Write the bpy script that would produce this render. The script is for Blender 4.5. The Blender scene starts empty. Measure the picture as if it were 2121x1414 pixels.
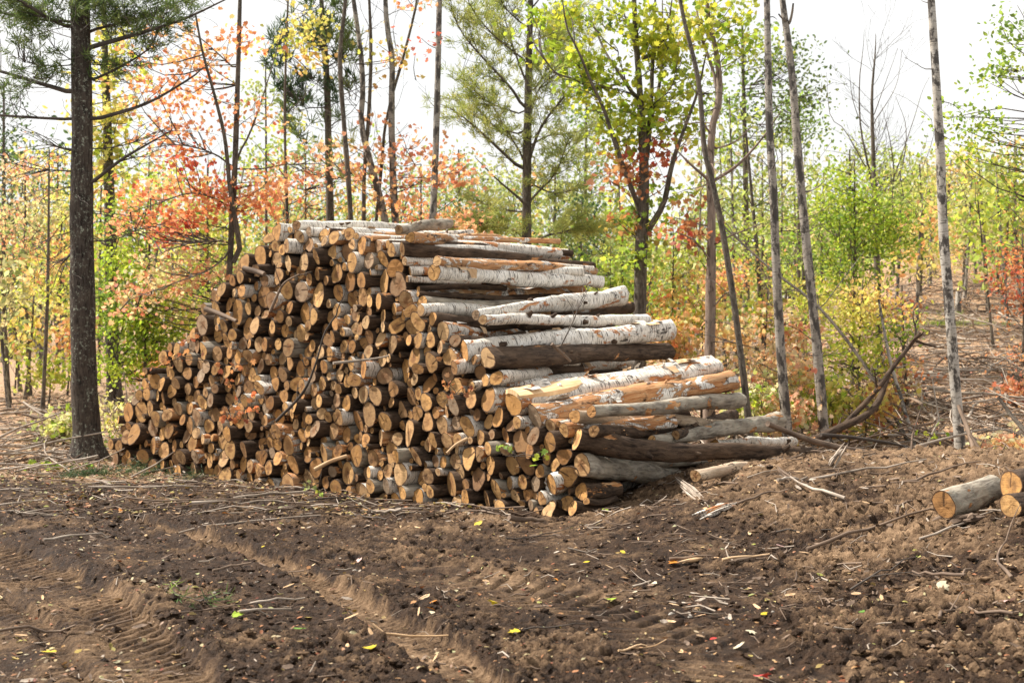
import bpy, math, random
import numpy as np
from mathutils import Vector
SEED = 7
R = random.Random(SEED)
G = np.random.default_rng(SEED)
F, CX, HY, CH = 2945.8, 1060.5, 690.0, 1.6          # photo pixels: focal length, centre, horizon row; eye height in metres
scene = bpy.context.scene
COL = scene.collection


def P(px, py, Y):
    return np.array([(px - CX) / F * Y, Y, CH + (HY - py) / F * Y])


def unit(v):
    return v / (np.linalg.norm(v, axis=-1, keepdims=True) + 1e-9)


# ------------------------------------------------------------------ noise
def _hash(ix, iy, s):
    h = (ix.astype(np.int64) * 374761393 + iy.astype(np.int64) * 668265263 + s * 1442695041) & 0xFFFFFFFF
    h = ((h ^ (h >> 13)) * 1274126177) & 0xFFFFFFFF
    return ((h ^ (h >> 16)) & 0xFFFF) / 65535.0


def vnoise(x, y, s=0):
    ix, iy = np.floor(x), np.floor(y)
    fx, fy = x - ix, y - iy
    ux, uy = fx * fx * (3 - 2 * fx), fy * fy * (3 - 2 * fy)

    def g(dx, dy):
        a = _hash(ix + dx, iy + dy, s) * 6.2831853
        return np.cos(a) * (fx - dx) + np.sin(a) * (fy - dy)
    a, b, c, d = g(0, 0), g(1, 0), g(0, 1), g(1, 1)
    return (a + (b - a) * ux) * (1 - uy) + (c + (d - c) * ux) * uy      # about -0.7 .. 0.7


def fbm(x, y, o=4, s=0, gain=.5):
    t, a = 0, 1.0
    for k in range(o):
        t = t + a * vnoise(x * 2 ** k + 17.3 * k, y * 2 ** k - 9.1 * k, s + k)
        a *= gain
    return t


def sstep(a, b, x):
    t = np.clip((x - a) / (b - a), 0, 1)
    return t * t * (3 - 2 * t)


# ------------------------------------------------------------------ terrain
def macro(X, Y):
    X, Y = np.asarray(X, float), np.asarray(Y, float)
    z = .55 * sstep(18, 40, Y) * sstep(4, -4, X)
    z = z + .22 * sstep(16.5, 22, Y) * sstep(-2, -6, X)
    hill = np.clip(Y - 15.2, 0, None) * .118
    z = z + hill * sstep(.05, .3, X / np.maximum(Y, 1)) * np.minimum(1, 55 / np.maximum(Y, 1))
    z = z + np.clip(Y - 40, 0, None) * .012 * (1 - sstep(.05, .3, X / np.maximum(Y, 1)))
    z = np.minimum(z, 4.6 + .004 * Y)
    # bulldozed berm right of the pile
    ridge = 13.3 - .10 * (X - 2.6)
    w = np.where(Y < ridge, 2.6, 1.1)
    z = z + .47 * np.exp(-((Y - ridge) / w) ** 2) * sstep(.35, 2.6, X)
    z = z + .34 * np.exp(-(((X - 4.3) / 1.25) ** 2 + ((Y - 9.6) / 1.9) ** 2))
    z = z + .10 * np.exp(-(((X - 1.5) / .9) ** 2 + ((Y - 11.4) / .7) ** 2))
    z = z + .06 * fbm(X * .5, Y * .5, 3, 5) * sstep(3, 7, Y)
    return z


TRACKS = []        # (points, half width, depth, lug pitch)


def track(pts, hw, dep, lug, amp):
    w = [((px - CX) / F * Y, Y) for px, py in pts for Y in [CH * F / (py - HY)]]
    p = np.array(w)
    for _ in range(3):
        q = [p[0]]
        for a, b in zip(p[:-1], p[1:]):
            q += [a * .75 + b * .25, a * .25 + b * .75]
        q.append(p[-1])
        p = np.array(q)
    TRACKS.append((p, hw, dep, lug, amp))


track([(250, 1068), (350, 1088), (480, 1130), (600, 1170), (730, 1238), (850, 1310), (1010, 1420), (1150, 1520)], .15, .058, .07, .026)
track([(-420, 1100), (-150, 1110), (20, 1150), (150, 1235), (260, 1335), (340, 1420), (400, 1520)], .30, .055, .10, .034)
track([(-420, 1180), (-150, 1190), (-20, 1240), (60, 1330), (90, 1420), (100, 1520)], .26, .045, .10, .034)
track([(900, 1180), (1080, 1215), (1240, 1260), (1460, 1330), (1660, 1420), (1800, 1520)], .36, .02, .17, .026)


def track_eval(X, Y):
    dz, sm = np.zeros_like(X), np.zeros_like(X)
    for p, hw, dep, lug, amp in TRACKS:
        m = (Y < p[:, 1].max() + 1) & (Y > p[:, 1].min() - 1)
        if not m.any():
            continue
        x, y = X[m], Y[m]
        best = np.full(x.shape, 1e9)
        sd, al = np.zeros_like(x), np.zeros_like(x)
        acc = 0
        for a, b in zip(p[:-1], p[1:]):
            d = b - a
            L = np.hypot(*d)
            u = d / L
            t = np.clip((x - a[0]) * u[0] + (y - a[1]) * u[1], 0, L)
            ex, ey = x - a[0] - u[0] * t, y - a[1] - u[1] * t
            dd = np.hypot(ex, ey)
            k = dd < best
            best = np.where(k, dd, best)
            sd = np.where(k, np.sign(u[0] * ey - u[1] * ex) * dd, sd)
            al = np.where(k, acc + t, al)
            acc += L
        wob = .05 * vnoise(al * 1.3, al * 0 + hw * 77, 3)
        ins = sstep(hw * 1.10, hw * .92, best + wob)
        lip = np.exp(-((best + wob - hw * 1.28) / (.05 + .1 * hw)) ** 2) * (.6 + .8 * vnoise(x * 5, y * 5, 13))
        ph = (al + np.abs(sd) * .55) / lug
        tri = np.abs((ph + .12 * vnoise(al * 3, sd * 3, 9)) % 1 - .5) * 2
        wear = .3 + .7 * sstep(-.25, .25, fbm(x * .9, y * .9, 2, 31))
        h = -dep * ins + dep * .7 * lip + ins * amp * wear * (sstep(.38, .56, tri) - .5) * (np.abs(sd) > .012)
        dz[m] += h
        sm[m] = np.maximum(sm[m], ins)
    return dz, sm


def ground_z(X, Y):
    X, Y = np.asarray(X, float), np.asarray(Y, float)
    shp = np.broadcast(X, Y).shape
    X, Y = np.broadcast_to(X, shp).ravel(), np.broadcast_to(Y, shp).ravel()
    z = macro(X, Y)
    tz, sm = track_eval(X, Y)
    near = sstep(40, 14, Y)
    rough = 1 - .88 * sm
    patch = sstep(-.3, .35, fbm(X * .6, Y * .6, 3, 60))
    berm = sstep(.8, 2.8, X)
    amp = (.35 + .65 * patch + .5 * berm) * rough
    n1 = fbm(X * 2.1, Y * 2.1, 2, 11)
    n2 = .35 - np.abs(fbm(X * 6.5 + .6 * n1, Y * 6.5, 4, 21, .6)) * .9
    n3 = fbm(X * 15, Y * 15, 4, 41, .72) * .75
    n4 = fbm(X * 3.3 + n1, Y * 8.5, 2, 71)
    z = z + near * (.035 * n1 * rough + amp * (.080 * n2 + .040 * n3 + .03 * n4) - .012) + tz
    return z.reshape(shp)


def on_ground(px, py):
    Y = np.linspace(5, 60, 2200)
    X = (px - CX) / F * Y
    z = macro(X, Y)
    ray = CH + (HY - py) / F * Y
    k = np.argmax(ray < z)
    y = Y[k] if ray[k] < z[k] else 60.0
    x = (px - CX) / F * y
    return np.array([x, y, float(ground_z(x, y))])


# ------------------------------------------------------------------ mesh building
class MB:
    def __init__(s):
        s.v, s.f, s.fs, s.m, s.n = [], [], [], [], 0
        s.at = {}

    def add(s, v, faces, mi=0, **at):
        """faces: int array (k, n) ; at: name -> per-vertex array"""
        v = np.asarray(v, float)
        faces = np.asarray(faces)
        s.v.append(v)
        s.f.append((faces + s.n).ravel())
        s.fs.append(np.full(len(faces), faces.shape[1]))
        s.m.append(np.full(len(faces), mi))
        for k, a in at.items():
            s.at.setdefault(k, []).append((s.n, np.asarray(a, float)))
        s.n += len(v)

    def build(s, name, mats, parent=None, smooth=True, loc=None):
        me = bpy.data.meshes.new(name)
        if s.n:
            v = np.concatenate(s.v)
            if loc is not None:
                v = v - np.asarray(loc)
            li = np.concatenate(s.f).astype(np.int32)
            fs = np.concatenate(s.fs).astype(np.int32)
            me.vertices.add(len(v))
            me.vertices.foreach_set('co', v.astype(np.float32).ravel())
            me.loops.add(len(li))
            me.loops.foreach_set('vertex_index', li)
            me.polygons.add(len(fs))
            st = np.zeros(len(fs), np.int32)
            st[1:] = np.cumsum(fs)[:-1]
            me.polygons.foreach_set('loop_start', st)
            me.polygons.foreach_set('material_index', np.concatenate(s.m).astype(np.int32))
            me.polygons.foreach_set('use_smooth', np.full(len(fs), smooth))
            for k, lst in s.at.items():
                dim = 1 if lst[0][1].ndim == 1 else lst[0][1].shape[1]
                arr = np.zeros((len(v), dim), np.float32)
                for o, a in lst:
                    arr[o:o + len(a)] = a.reshape(len(a), dim)
                ty, key = {1: ('FLOAT', 'value'), 3: ('FLOAT_VECTOR', 'vector'), 4: ('FLOAT_COLOR', 'color')}[dim]
                at = me.attributes.new(k, ty, 'POINT')
                at.data.foreach_set(key, arr.ravel())
            me.update(calc_edges=True)
        for m in (mats if isinstance(mats, (list, tuple)) else [mats]):
            me.materials.append(m)
        o = bpy.data.objects.new(name, me)
        COL.objects.link(o)
        if parent is not None:
            o.parent = parent
        if loc is not None and parent is None:
            o.location = loc
        return o


def smooth_path(pts, n):
    p = np.asarray(pts, float)
    if len(p) == 2:
        t = np.linspace(0, 1, n)[:, None]
        return p[0] + (p[1] - p[0]) * t
    d = np.r_[0, np.cumsum(np.linalg.norm(np.diff(p[:, :3], axis=0), axis=1) + 1e-6)]
    q = np.linspace(0, d[-1], n)
    e = np.vstack([2 * p[0] - p[1], p, 2 * p[-1] - p[-2]])
    out = []
    for x in q:
        i = min(np.searchsorted(d, x, side='right') - 1, len(p) - 2)
        t = (x - d[i]) / (d[i + 1] - d[i])
        a, b, c, f = e[i], e[i + 1], e[i + 2], e[i + 3]
        out.append(.5 * (2 * b + (c - a) * t + (2 * a - 5 * b + 4 * c - f) * t * t + (3 * b - a - 3 * c + f) * t ** 3))
    return np.array(out)


def tube(mb, pts, rad, seg=8, mi=0, rough=0.0, oval=None, cap=False, skew=None, rnd=0.0, off=None):
    """a tapering tube along pts; writes lp (position in the stick's own frame) and rnd; returns the end rings"""
    p = np.asarray(pts, float)
    r = np.broadcast_to(np.asarray(rad, float), (len(p),))
    t = np.gradient(p, axis=0)
    t /= np.linalg.norm(t, axis=1)[:, None] + 1e-9
    up = np.array([0, 0, 1.0]) if abs(t[0][2]) < .8 else np.array([1.0, 0, 0])
    a = np.cross(up, t[0])
    a /= np.linalg.norm(a)
    th = np.arange(seg) / seg * 2 * math.pi
    length = np.r_[0, np.cumsum(np.linalg.norm(np.diff(p, axis=0), axis=1))]
    off = np.asarray(off if off is not None else G.uniform(0, 30, 3))
    prof = np.ones(seg)
    if oval is not None:
        prof = 1 + oval[0] * np.cos(2 * th + oval[1]) + oval[2] * np.cos(3 * th + oval[3])
    V, L = [], []
    phs = G.uniform(0, 6.28, 3)
    for i in range(len(p)):
        if i:
            a = a - t[i] * np.dot(a, t[i])
            a /= np.linalg.norm(a)
        b = np.cross(t[i], a)
        rr = r[i] * prof
        if rough:
            rr = rr * (1 + rough * (np.sin(th * 2 + phs[0] + length[i] * 5) * .5 + np.sin(th * 3 + phs[1] - length[i] * 9) * .4) + rough * .8 * G.uniform(-.5, .5, seg))
        ring = p[i] + np.outer(np.cos(th) * rr, a) + np.outer(np.sin(th) * rr, b)
        if skew is not None and i in (0, len(p) - 1):
            ring = ring + np.outer(np.cos(th + skew[1]) * rr * skew[0], t[i])
        V.append(ring)
        L.append(np.c_[np.cos(th) * rr, np.sin(th) * rr, np.full(seg, length[i])] + off)
    V, Lp = np.concatenate(V), np.concatenate(L)
    n = len(p)
    i = np.arange(n - 1)[:, None] * seg
    j = np.arange(seg)[None, :]
    j2 = (j + 1) % seg
    fc = np.stack([i + j, i + j2, i + seg + j2, i + seg + j], -1).reshape(-1, 4)
    mb.add(V, fc, mi, lp=Lp, rnd=np.full(len(V), rnd))
    if cap:
        for base, idx in ((0, np.arange(seg)[::-1]), ((n - 1) * seg, np.arange(seg))):
            ring = V[base:base + seg]
            mb.add(ring, idx[None, :], mi if cap is True else cap[0], lp=Lp[base:base + seg], rnd=np.full(seg, rnd))
    return V[:seg], V[-seg:], t[0], t[-1]


def disc(mb, ring, axis, mi=0, rnd=0.0, stain=0.0, flip=False, dish=.004):
    """sawn end: rings from the pith to the outline; lp = coordinates in the disc, rn = 0 at pith, 1 at bark"""
    seg = len(ring)
    c = ring.mean(0)
    off = G.uniform(0, 30, 3)
    u = ring[0] - c
    R0 = np.linalg.norm(ring - c, axis=1).mean()
    u /= np.linalg.norm(u)
    w = np.cross(axis, u)
    pith = c + u * R0 * G.uniform(-.18, .18) + w * R0 * G.uniform(-.18, .18)
    lev = [1.0, .8, .5, .22]
    V, rn = [], []
    for k in lev:
        q = pith + (ring - pith) * k
        if k < 1:
            q = q + axis * G.uniform(-dish, dish, (seg, 1))
        V.append(q)
        rn.append(np.full(seg, k))
    V.append(pith[None, :])
    rn.append(np.zeros(1))
    V, rn = np.concatenate(V), np.concatenate(rn)
    d = V - pith
    lp = np.c_[d @ u, d @ w, d @ axis] + off * 0 + np.array([0, 0, off[2]])
    fc = []
    for l in range(len(lev) - 1):
        for j in range(seg):
            j2 = (j + 1) % seg
            fc.append([l * seg + j, l * seg + j2, (l + 1) * seg + j2, (l + 1) * seg + j])
    fc = np.array(fc)
    tri = np.array([[3 * seg + j, 3 * seg + (j + 1) % seg, 4 * seg] for j in range(seg)])
    if not flip:
        fc, tri = fc[:, ::-1], tri[:, ::-1]
    at = dict(lp=lp, rn=rn, rnd=np.full(len(V), rnd), stain=np.full(len(V), stain))
    base = mb.n
    mb.add(V, fc, mi, **at)
    mb.f.append((tri + base).ravel())
    mb.fs.append(np.full(len(tri), 3))
    mb.m.append(np.full(len(tri), mi))


# ------------------------------------------------------------------ materials
class NT:
    def __init__(s, name):
        s.m = bpy.data.materials.new(name)
        s.m.use_nodes = True
        s.t = s.m.node_tree
        s.t.nodes.clear()

    def n(s, ty, props=None, **inp):
        nd = s.t.nodes.new('ShaderNode' + ty)
        for k, v in (props or {}).items():
            setattr(nd, k, v)
        for k, v in inp.items():
            k = k.replace('_', ' ')
            sock = nd.inputs[int(k[1:])] if k[0] == 'i' and k[1:].isdigit() else nd.inputs[k]
            if isinstance(v, bpy.types.NodeSocket):
                s.t.links.new(v, sock)
            else:
                if isinstance(v, tuple) and len(v) == 3 and sock.type == 'RGBA':
                    v = (*v, 1)
                sock.default_value = v
        return nd

    def attr(s, name):
        return s.n('Attribute', {'attribute_name': name})

    def math(s, op, a, b=0.0, c=0.0, clamp=False):
        return s.n('Math', {'operation': op, 'use_clamp': clamp}, i0=a, i1=b, i2=c).outputs[0]

    def mix(s, f, a, b):
        nd = s.t.nodes.new('ShaderNodeMix')
        nd.data_type = 'RGBA'
        for sock, v in ((nd.inputs[0], f), (nd.inputs[6], a), (nd.inputs[7], b)):
            if isinstance(v, bpy.types.NodeSocket):
                s.t.links.new(v, sock)
            else:
                sock.default_value = v if not isinstance(v, tuple) else (*v, 1)
        return nd.outputs[2]

    def ramp(s, f, stops, interp='LINEAR'):
        nd = s.n('ValToRGB', None, Fac=f)
        cr = nd.color_ramp
        cr.interpolation = interp
        while len(cr.elements) < len(stops):
            cr.elements.new(1)
        for e, (p, c) in zip(cr.elements, stops):
            e.position = p
            e.color = (*c, 1) if isinstance(c, tuple) else (c, c, c, 1)
        return nd.outputs[0]

    def vscale(s, v, k):
        return s.n('VectorMath', {'operation': 'MULTIPLY'}, i0=v, i1=k).outputs[0]

    def noise(s, v, scale, detail=3, rough=.55, dist=0.0):
        return s.n('TexNoise', None, Vector=v, Scale=scale, Detail=detail, Roughness=rough, Distortion=dist).outputs[0]

    def out(s, col, rough=.8, height=None, hstr=.5, hdist=.01, spec=.25):
        b = s.n('BsdfPrincipled', None, Base_Color=col, Roughness=rough)
        b.inputs['Specular IOR Level'].default_value = spec
        if height is not None:
            bp = s.n('Bump', None, Strength=hstr, Distance=hdist, Height=height)
            s.t.links.new(bp.outputs[0], b.inputs['Normal'])
        o = s.n('OutputMaterial')
        s.t.links.new(b.outputs[0], o.inputs[0])
        return s.m


def mat_birch(name='birch_bark', peel=.60, tint=(.80, .77, .71), scale=1.0, dcut=.585, bcut=.60):
    m = NT(name)
    lp = m.attr('lp').outputs['Vector']
    rnd = m.attr('rnd').outputs['Fac']
    big = m.noise(lp, 7 * scale, 4, .6)
    dash = m.noise(m.vscale(lp, (10, 10, 120)), scale, 2, .5)
    dash2 = m.noise(m.vscale(lp, (26, 26, 260)), scale, 2, .5)
    base = m.mix(m.ramp(big, [(.35, 0.0), (.7, 1.0)]), tint, (tint[0] * .72, tint[1] * .68, tint[2] * .62))
    base = m.mix(m.math('MULTIPLY', rnd, .35), base, (.42, .34, .27))
    fine = m.noise(m.vscale(lp, (30, 30, 90)), 1, 4, .7)
    base = m.mix(m.ramp(fine, [(.45, 0.0), (.75, .55)]), base, (.36, .31, .26))
    base = m.mix(m.ramp(dash, [(dcut, 0.0), (dcut + .035, 1.0)]), base, (.06, .05, .045))
    base = m.mix(m.ramp(dash2, [(.62, 0.0), (.66, .8)]), base, (.10, .085, .075))
    blk = m.noise(m.vscale(lp, (9, 9, 5)), 1, 5, .7)
    base = m.mix(m.ramp(blk, [(bcut, 0.0), (bcut + .055, .95)]), base, (.05, .042, .036))
    pn = m.noise(m.vscale(lp, (6.5, 6.5, 3.0)), 1, 8, .70, .9)
    pm = m.ramp(pn, [(peel, 0.0), (peel + .012, 1.0)])
    pc = m.ramp(m.noise(m.vscale(lp, (40, 40, 7)), 1, 4, .7), [(.3, (.16, .055, .02)), (.52, (.42, .17, .06)), (.7, (.66, .40, .20))])
    col = m.mix(pm, base, pc)
    h = m.math('ADD', m.math('MULTIPLY', pm, -.8), m.math('ADD', m.math('MULTIPLY', blk, -.5), m.math('MULTIPLY', fine, .5)))
    return m.out(col, .62, h, .7, .008)


def mat_rough(name, dark, light, peel=.68, lichen=.0, furrow=1.0):
    m = NT(name)
    lp = m.attr('lp').outputs['Vector']
    rnd = m.attr('rnd').outputs['Fac']
    fur = m.noise(m.vscale(lp, (42 * furrow, 42 * furrow, 9 * furrow)), 1, 5, .65, .6)
    big = m.noise(lp, 6, 3, .6)
    col = m.mix(m.ramp(fur, [(.38, 0.0), (.62, 1.0)]), dark, light)
    col = m.mix(m.ramp(big, [(.4, 0.0), (.75, .6)]), col, (light[0] * 1.25, light[1] * 1.2, light[2] * 1.1))
    col = m.mix(m.math('MULTIPLY', rnd, .4), col, (dark[0] * .8, dark[1] * .75, dark[2] * .7))
    if lichen:
        ln = m.noise(lp, 27, 5, .75)
        lm = m.math('MULTIPLY', m.ramp(ln, [(.56, 0.0), (.61, 1.0)]), m.ramp(m.noise(lp, 4.5, 3), [(.40, 0.0), (.55, lichen)]))
        col = m.mix(lm, col, (.27, .28, .22))
    pn = m.noise(m.vscale(lp, (6, 6, 3)), 1, 5, .62, .4)
    pm = m.ramp(pn, [(peel, 0.0), (peel + .015, 1.0)])
    pc = m.ramp(m.noise(m.vscale(lp, (40, 40, 7)), 1, 4, .7), [(.3, (.20, .08, .03)), (.52, (.42, .20, .08)), (.7, (.60, .40, .22))])
    col = m.mix(pm, col, pc)
    h = m.math('ADD', fur, m.math('MULTIPLY', pm, -.6))
    return m.out(col, .85, h, 1.0, .014, .15)


def mat_peeled(name, a=(.17, .065, .025), b=(.44, .20, .08), c=(.66, .43, .23), white=.62):
    m = NT(name)
    lp = m.attr('lp').outputs['Vector']
    st = m.noise(m.vscale(lp, (44, 44, 4)), 1, 6, .75, .5)
    col = m.ramp(st, [(.30, a), (.48, b), (.66, c)])
    tone = m.noise(m.vscale(lp, (5, 5, 2.2)), 1.6, 5, .65, .5)
    col = m.mix(m.ramp(tone, [(.42, 0.0), (.62, .8)]), col, (c[0] * .55, c[1] * .5, c[2] * .5))
    big = m.noise(m.vscale(lp, (7, 7, 2.6)), 1, 8, .72, .9)
    pm = m.ramp(big, [(white, 0.0), (white + .012, 1.0)])
    dash = m.noise(m.vscale(lp, (10, 10, 120)), 1, 2, .5)
    wh = m.mix(m.ramp(dash, [(.56, 0.0), (.60, .85)]), (.70, .66, .60), (.09, .07, .06))
    col = m.mix(pm, col, wh)
    dk = m.noise(m.vscale(lp, (8, 8, 3)), 1.3, 7, .75, .6)
    dm = m.ramp(dk, [(.585, 0.0), (.61, .92)])
    col = m.mix(dm, col, (.065, .042, .03))
    h = m.math('ADD', st, m.math('ADD', m.math('MULTIPLY', pm, 1.2), dm))
    return m.out(col, .75, h, .9, .012, .15)


def mat_end(name='sawn_wood'):
    m = NT(name)
    lp = m.attr('lp').outputs['Vector']
    rn = m.attr('rn').outputs['Fac']
    rnd = m.attr('rnd').outputs['Fac']
    stain = m.attr('stain').outputs['Fac']
    ns = m.noise(lp, 22, 4, .6)
    r2 = m.n('VectorMath', {'operation': 'LENGTH'}, i0=m.vscale(lp, (1, 1, 0))).outputs['Value']
    ring = m.math('SINE', m.math('ADD', m.math('MULTIPLY', r2, 620), m.math('MULTIPLY', ns, 9)))
    sap = m.ramp(rnd, [(0, (.52, .27, .085)), (.3, (.60, .36, .145)), (.55, (.43, .21, .07)), (.75, (.58, .39, .20)), (.88, (.28, .15, .065)), (1, (.38, .30, .21))])
    val = m.math('ADD', m.math('MULTIPLY', m.math('FRACT', m.math('MULTIPLY', rnd, 23.7)), .55), .55)
    sap = m.n('VectorMath', {'operation': 'SCALE'}, i0=sap, Scale=val).outputs[0]
    col = m.mix(m.math('MULTIPLY', m.math('ADD', ring, 1), .13), sap, (.26, .12, .045))
    lo = m.noise(lp, 7, 3, .6)
    hr = m.math('ADD', rn, m.math('ADD', m.math('MULTIPLY', m.math('SUBTRACT', ns, .5), .5), m.math('MULTIPLY', m.math('SUBTRACT', lo, .5), 1.1)))
    heart = m.math('MULTIPLY', m.ramp(hr, [(.10, .9), (.28, .75), (.42, .55), (.50, 0.0)]), m.ramp(m.math('FRACT', m.math('MULTIPLY', rnd, 7.31)), [(.40, .08), (.6, .55), (1, .95)]))
    col = m.mix(heart, col, (.17, .072, .028))
    sx = m.n('SeparateXYZ', None, Vector=lp)
    ang = m.math('DIVIDE', m.math('ARCTAN2', sx.outputs[1], sx.outputs[0]), 6.2832)
    cf = m.math('FRACT', m.math('ADD', m.math('ADD', ang, m.math('MULTIPLY', rnd, 17.7)), m.math('MULTIPLY', m.math('SUBTRACT', ns, .5), .05)))
    cd = m.math('MULTIPLY', m.math('ABSOLUTE', m.math('SUBTRACT', cf, .5)), rn)
    crack = m.math('MULTIPLY', m.math('LESS_THAN', cd, .011), m.math('GREATER_THAN', m.math('FRACT', m.math('MULTIPLY', rnd, 13.3)), .5))
    col = m.mix(m.math('MULTIPLY', crack, .85), col, (.05, .025, .012))
    saw = m.noise(m.vscale(lp, (9, 170, 9)), 1, 2, .5)
    col = m.mix(m.ramp(saw, [(.52, 0.0), (.66, .45)]), col, (.25, .125, .05))
    dirt = m.noise(lp, 13, 5, .7)
    col = m.mix(m.math('MULTIPLY', m.ramp(dirt, [(.42, 0.0), (.66, 1.0)]), stain), col, (.11, .06, .032))
    edge = m.ramp(m.math('ADD', rn, m.math('MULTIPLY', m.math('SUBTRACT', ns, .5), .10)), [(.90, 0.0), (.945, 1.0)])
    col = m.mix(edge, col, (.075, .042, .025))
    h = m.math('ADD', m.math('MULTIPLY', ring, .12), saw)
    return m.out(col, .8, h, .5, .004, .15)


def mat_slab(name='split_wood_face'):
    m = NT(name)
    lp = m.attr('lp').outputs['Vector']
    st = m.noise(m.vscale(lp, (60, 60, 4)), 1, 4, .6)
    col = m.ramp(st, [(.3, (.50, .29, .13)), (.6, (.74, .52, .30))])
    return m.out(col, .7, st, .4, .004)


def mat_leaf(name, trans=.5, gloss=.35):
    m = NT(name)
    c = m.attr('col').outputs['Color']
    g = m.n('NewGeometry').outputs['Position']
    nz = m.noise(g, 45, 2)
    c2 = m.mix(m.math('MULTIPLY', nz, .4), c, m.vscale(c, (.62, .6, .55)))
    d = m.n('BsdfPrincipled', None, Base_Color=c2, Roughness=.6)
    d.inputs['Specular IOR Level'].default_value = gloss
    t = m.n('BsdfTranslucent', None, Color=m.vscale(c, (1.12, 1.06, .85)))
    x = m.n('MixShader', None, i0=trans, i1=d.outputs[0], i2=t.outputs[0])
    o = m.n('OutputMaterial')
    m.t.links.new(x.outputs[0], o.inputs[0])
    return m.m


def mat_soil():
    m = NT('soil')
    pos = m.n('NewGeometry').outputs['Position']
    dry = m.attr('dry').outputs['Fac']  # soil dryness; on the ground it also carries the painted shade strip
    litter = m.attr('litter').outputs['Fac']
    hi = m.attr('hi').outputs['Fac']
    n1 = m.noise(pos, 1.3, 5, .6)
    n2 = m.noise(pos, 14, 5, .7)
    n3 = m.noise(pos, 70, 4, .7)
    n4 = m.noise(pos, 5, 4, .65)
    wet = m.mix(m.ramp(n2, [(.35, 0.0), (.7, 1.0)]), (.0140, .0073, .0040), (.068, .0375, .0200))
    sand = m.mix(m.ramp(n2, [(.3, 0.0), (.65, 1.0)]), (.100, .058, .032), (.33, .218, .130))
    f = m.math('ADD', dry, m.math('ADD', m.math('MULTIPLY', m.math('SUBTRACT', n1, .5), 1.5), m.math('ADD', m.math('MULTIPLY', m.math('SUBTRACT', n4, .5), .9), m.math('MULTIPLY', m.math('SUBTRACT', n3, .5), .7))))
    f = m.math('ADD', f, m.math('MULTIPLY', hi, .35))
    col = m.mix(m.ramp(f, [(.28, 0.0), (.85, 1.0)]), wet, sand)
    lc = m.ramp(m.noise(pos, 26, 5, .8), [(.30, (.07, .04, .025)), (.42, (.26, .15, .085)), (.52, (.42, .30, .20)), (.60, (.48, .26, .12)), (.70, (.60, .47, .36))])
    lf = m.math('ADD', litter, m.math('MULTIPLY', m.math('SUBTRACT', n4, .5), 1.0), 0, True)
    col = m.mix(m.ramp(lf, [(.3, 0.0), (.7, 1.0)]), col, lc)
    fl = m.n('TexVoronoi', {'feature': 'F1'}, Vector=pos, Scale=48.0)
    chip = m.math('MULTIPLY', m.ramp(fl.outputs['Distance'], [(.16, 1.0), (.24, 0.0)]), m.ramp(m.n('SeparateColor', None, Color=fl.outputs['Color']).outputs[0], [(.86, 0.0), (.90, 1.0)]))
    col = m.mix(m.math('MULTIPLY', chip, .8), col, (.40, .27, .16))
    h = m.math('ADD', m.math('MULTIPLY', n2, 1.0), m.math('MULTIPLY', n3, .5))
    rough = m.ramp(f, [(.25, .62), (.6, .95)])
    return m.out(col, rough, h, 1.0, .04, .14)


def mat_plain(name, a, b, sc=(20, 20, 4), rough=.8):
    m = NT(name)
    lp = m.attr('lp').outputs['Vector']
    n = m.noise(m.vscale(lp, sc), 1, 4, .65)
    rnd = m.attr('rnd').outputs['Fac']
    col = m.mix(m.ramp(n, [(.35, 0.0), (.65, 1.0)]), a, b)
    col = m.mix(m.math('MULTIPLY', rnd, .5), col, a)
    return m.out(col, rough, n, .6, .006)


M = dict(
    birch=mat_birch(peel=.59), birch2=mat_birch('ragged_birch_bark', .545, (.74, .69, .62)),
    dark=mat_rough('dark_bark', (.022, .015, .011), (.100, .067, .046), .63),
    grey=mat_rough('grey_bark', (.11, .09, .072), (.38, .34, .28), .61, .8, .55),
    peeled=mat_peeled('peeled_log', white=.535), bare=mat_peeled('bare_pale_wood', (.28, .19, .12), (.50, .38, .26), (.66, .54, .40), .72),
    end=mat_end(), slab=mat_slab(),
    pine=mat_rough('pine_bark', (.016, .012, .010), (.085, .068, .056), .74, 1.0, .8),
    trunk=mat_rough('brown_trunk_bark', (.035, .028, .023), (.15, .125, .10), .74, .5, .9),
    greytrunk=mat_birch('grey_trunk_bark', .88, (.27, .25, .22), 1.0, .62, .485),
    aspen=mat_birch('aspen_trunk_bark', .85, (.42, .40, .36), .8, .62, .50),
    snag=mat_peeled('bare_snag_wood', (.07, .054, .044), (.19, .145, .115), (.40, .31, .24), .80),
    twig=mat_plain('twig_bark', (.035, .027, .022), (.10, .08, .065)),
    stick=mat_plain('weathered_stick', (.18, .14, .105), (.46, .39, .32)),
    stick2=mat_plain('brown_stick', (.075, .05, .035), (.24, .17, .12)),
    chip=mat_plain('wood_chip', (.36, .22, .11), (.66, .47, .29)),
    pebble=mat_plain('pebble', (.16, .135, .11), (.36, .33, .29), (30, 30, 30)),
    leaf=mat_leaf('leaf', .58), needle=mat_leaf('needle', .42, .3), dead=mat_leaf('fallen_leaf', .12, .25), soil=mat_soil())


# ------------------------------------------------------------------ things and labels
ORD = 'first second third fourth fifth sixth seventh eighth ninth tenth eleventh twelfth thirteenth fourteenth fifteenth sixteenth seventeenth eighteenth nineteenth twentieth'.split()
PENDING = []       # (object, phrase, sort key)


def tag(o, label=None, cat=None, group=None, kind=None):
    if label:
        o['label'] = label
    if cat:
        o['category'] = cat
    if group:
        o['group'] = group
    if kind:
        o['kind'] = kind
    return o


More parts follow.
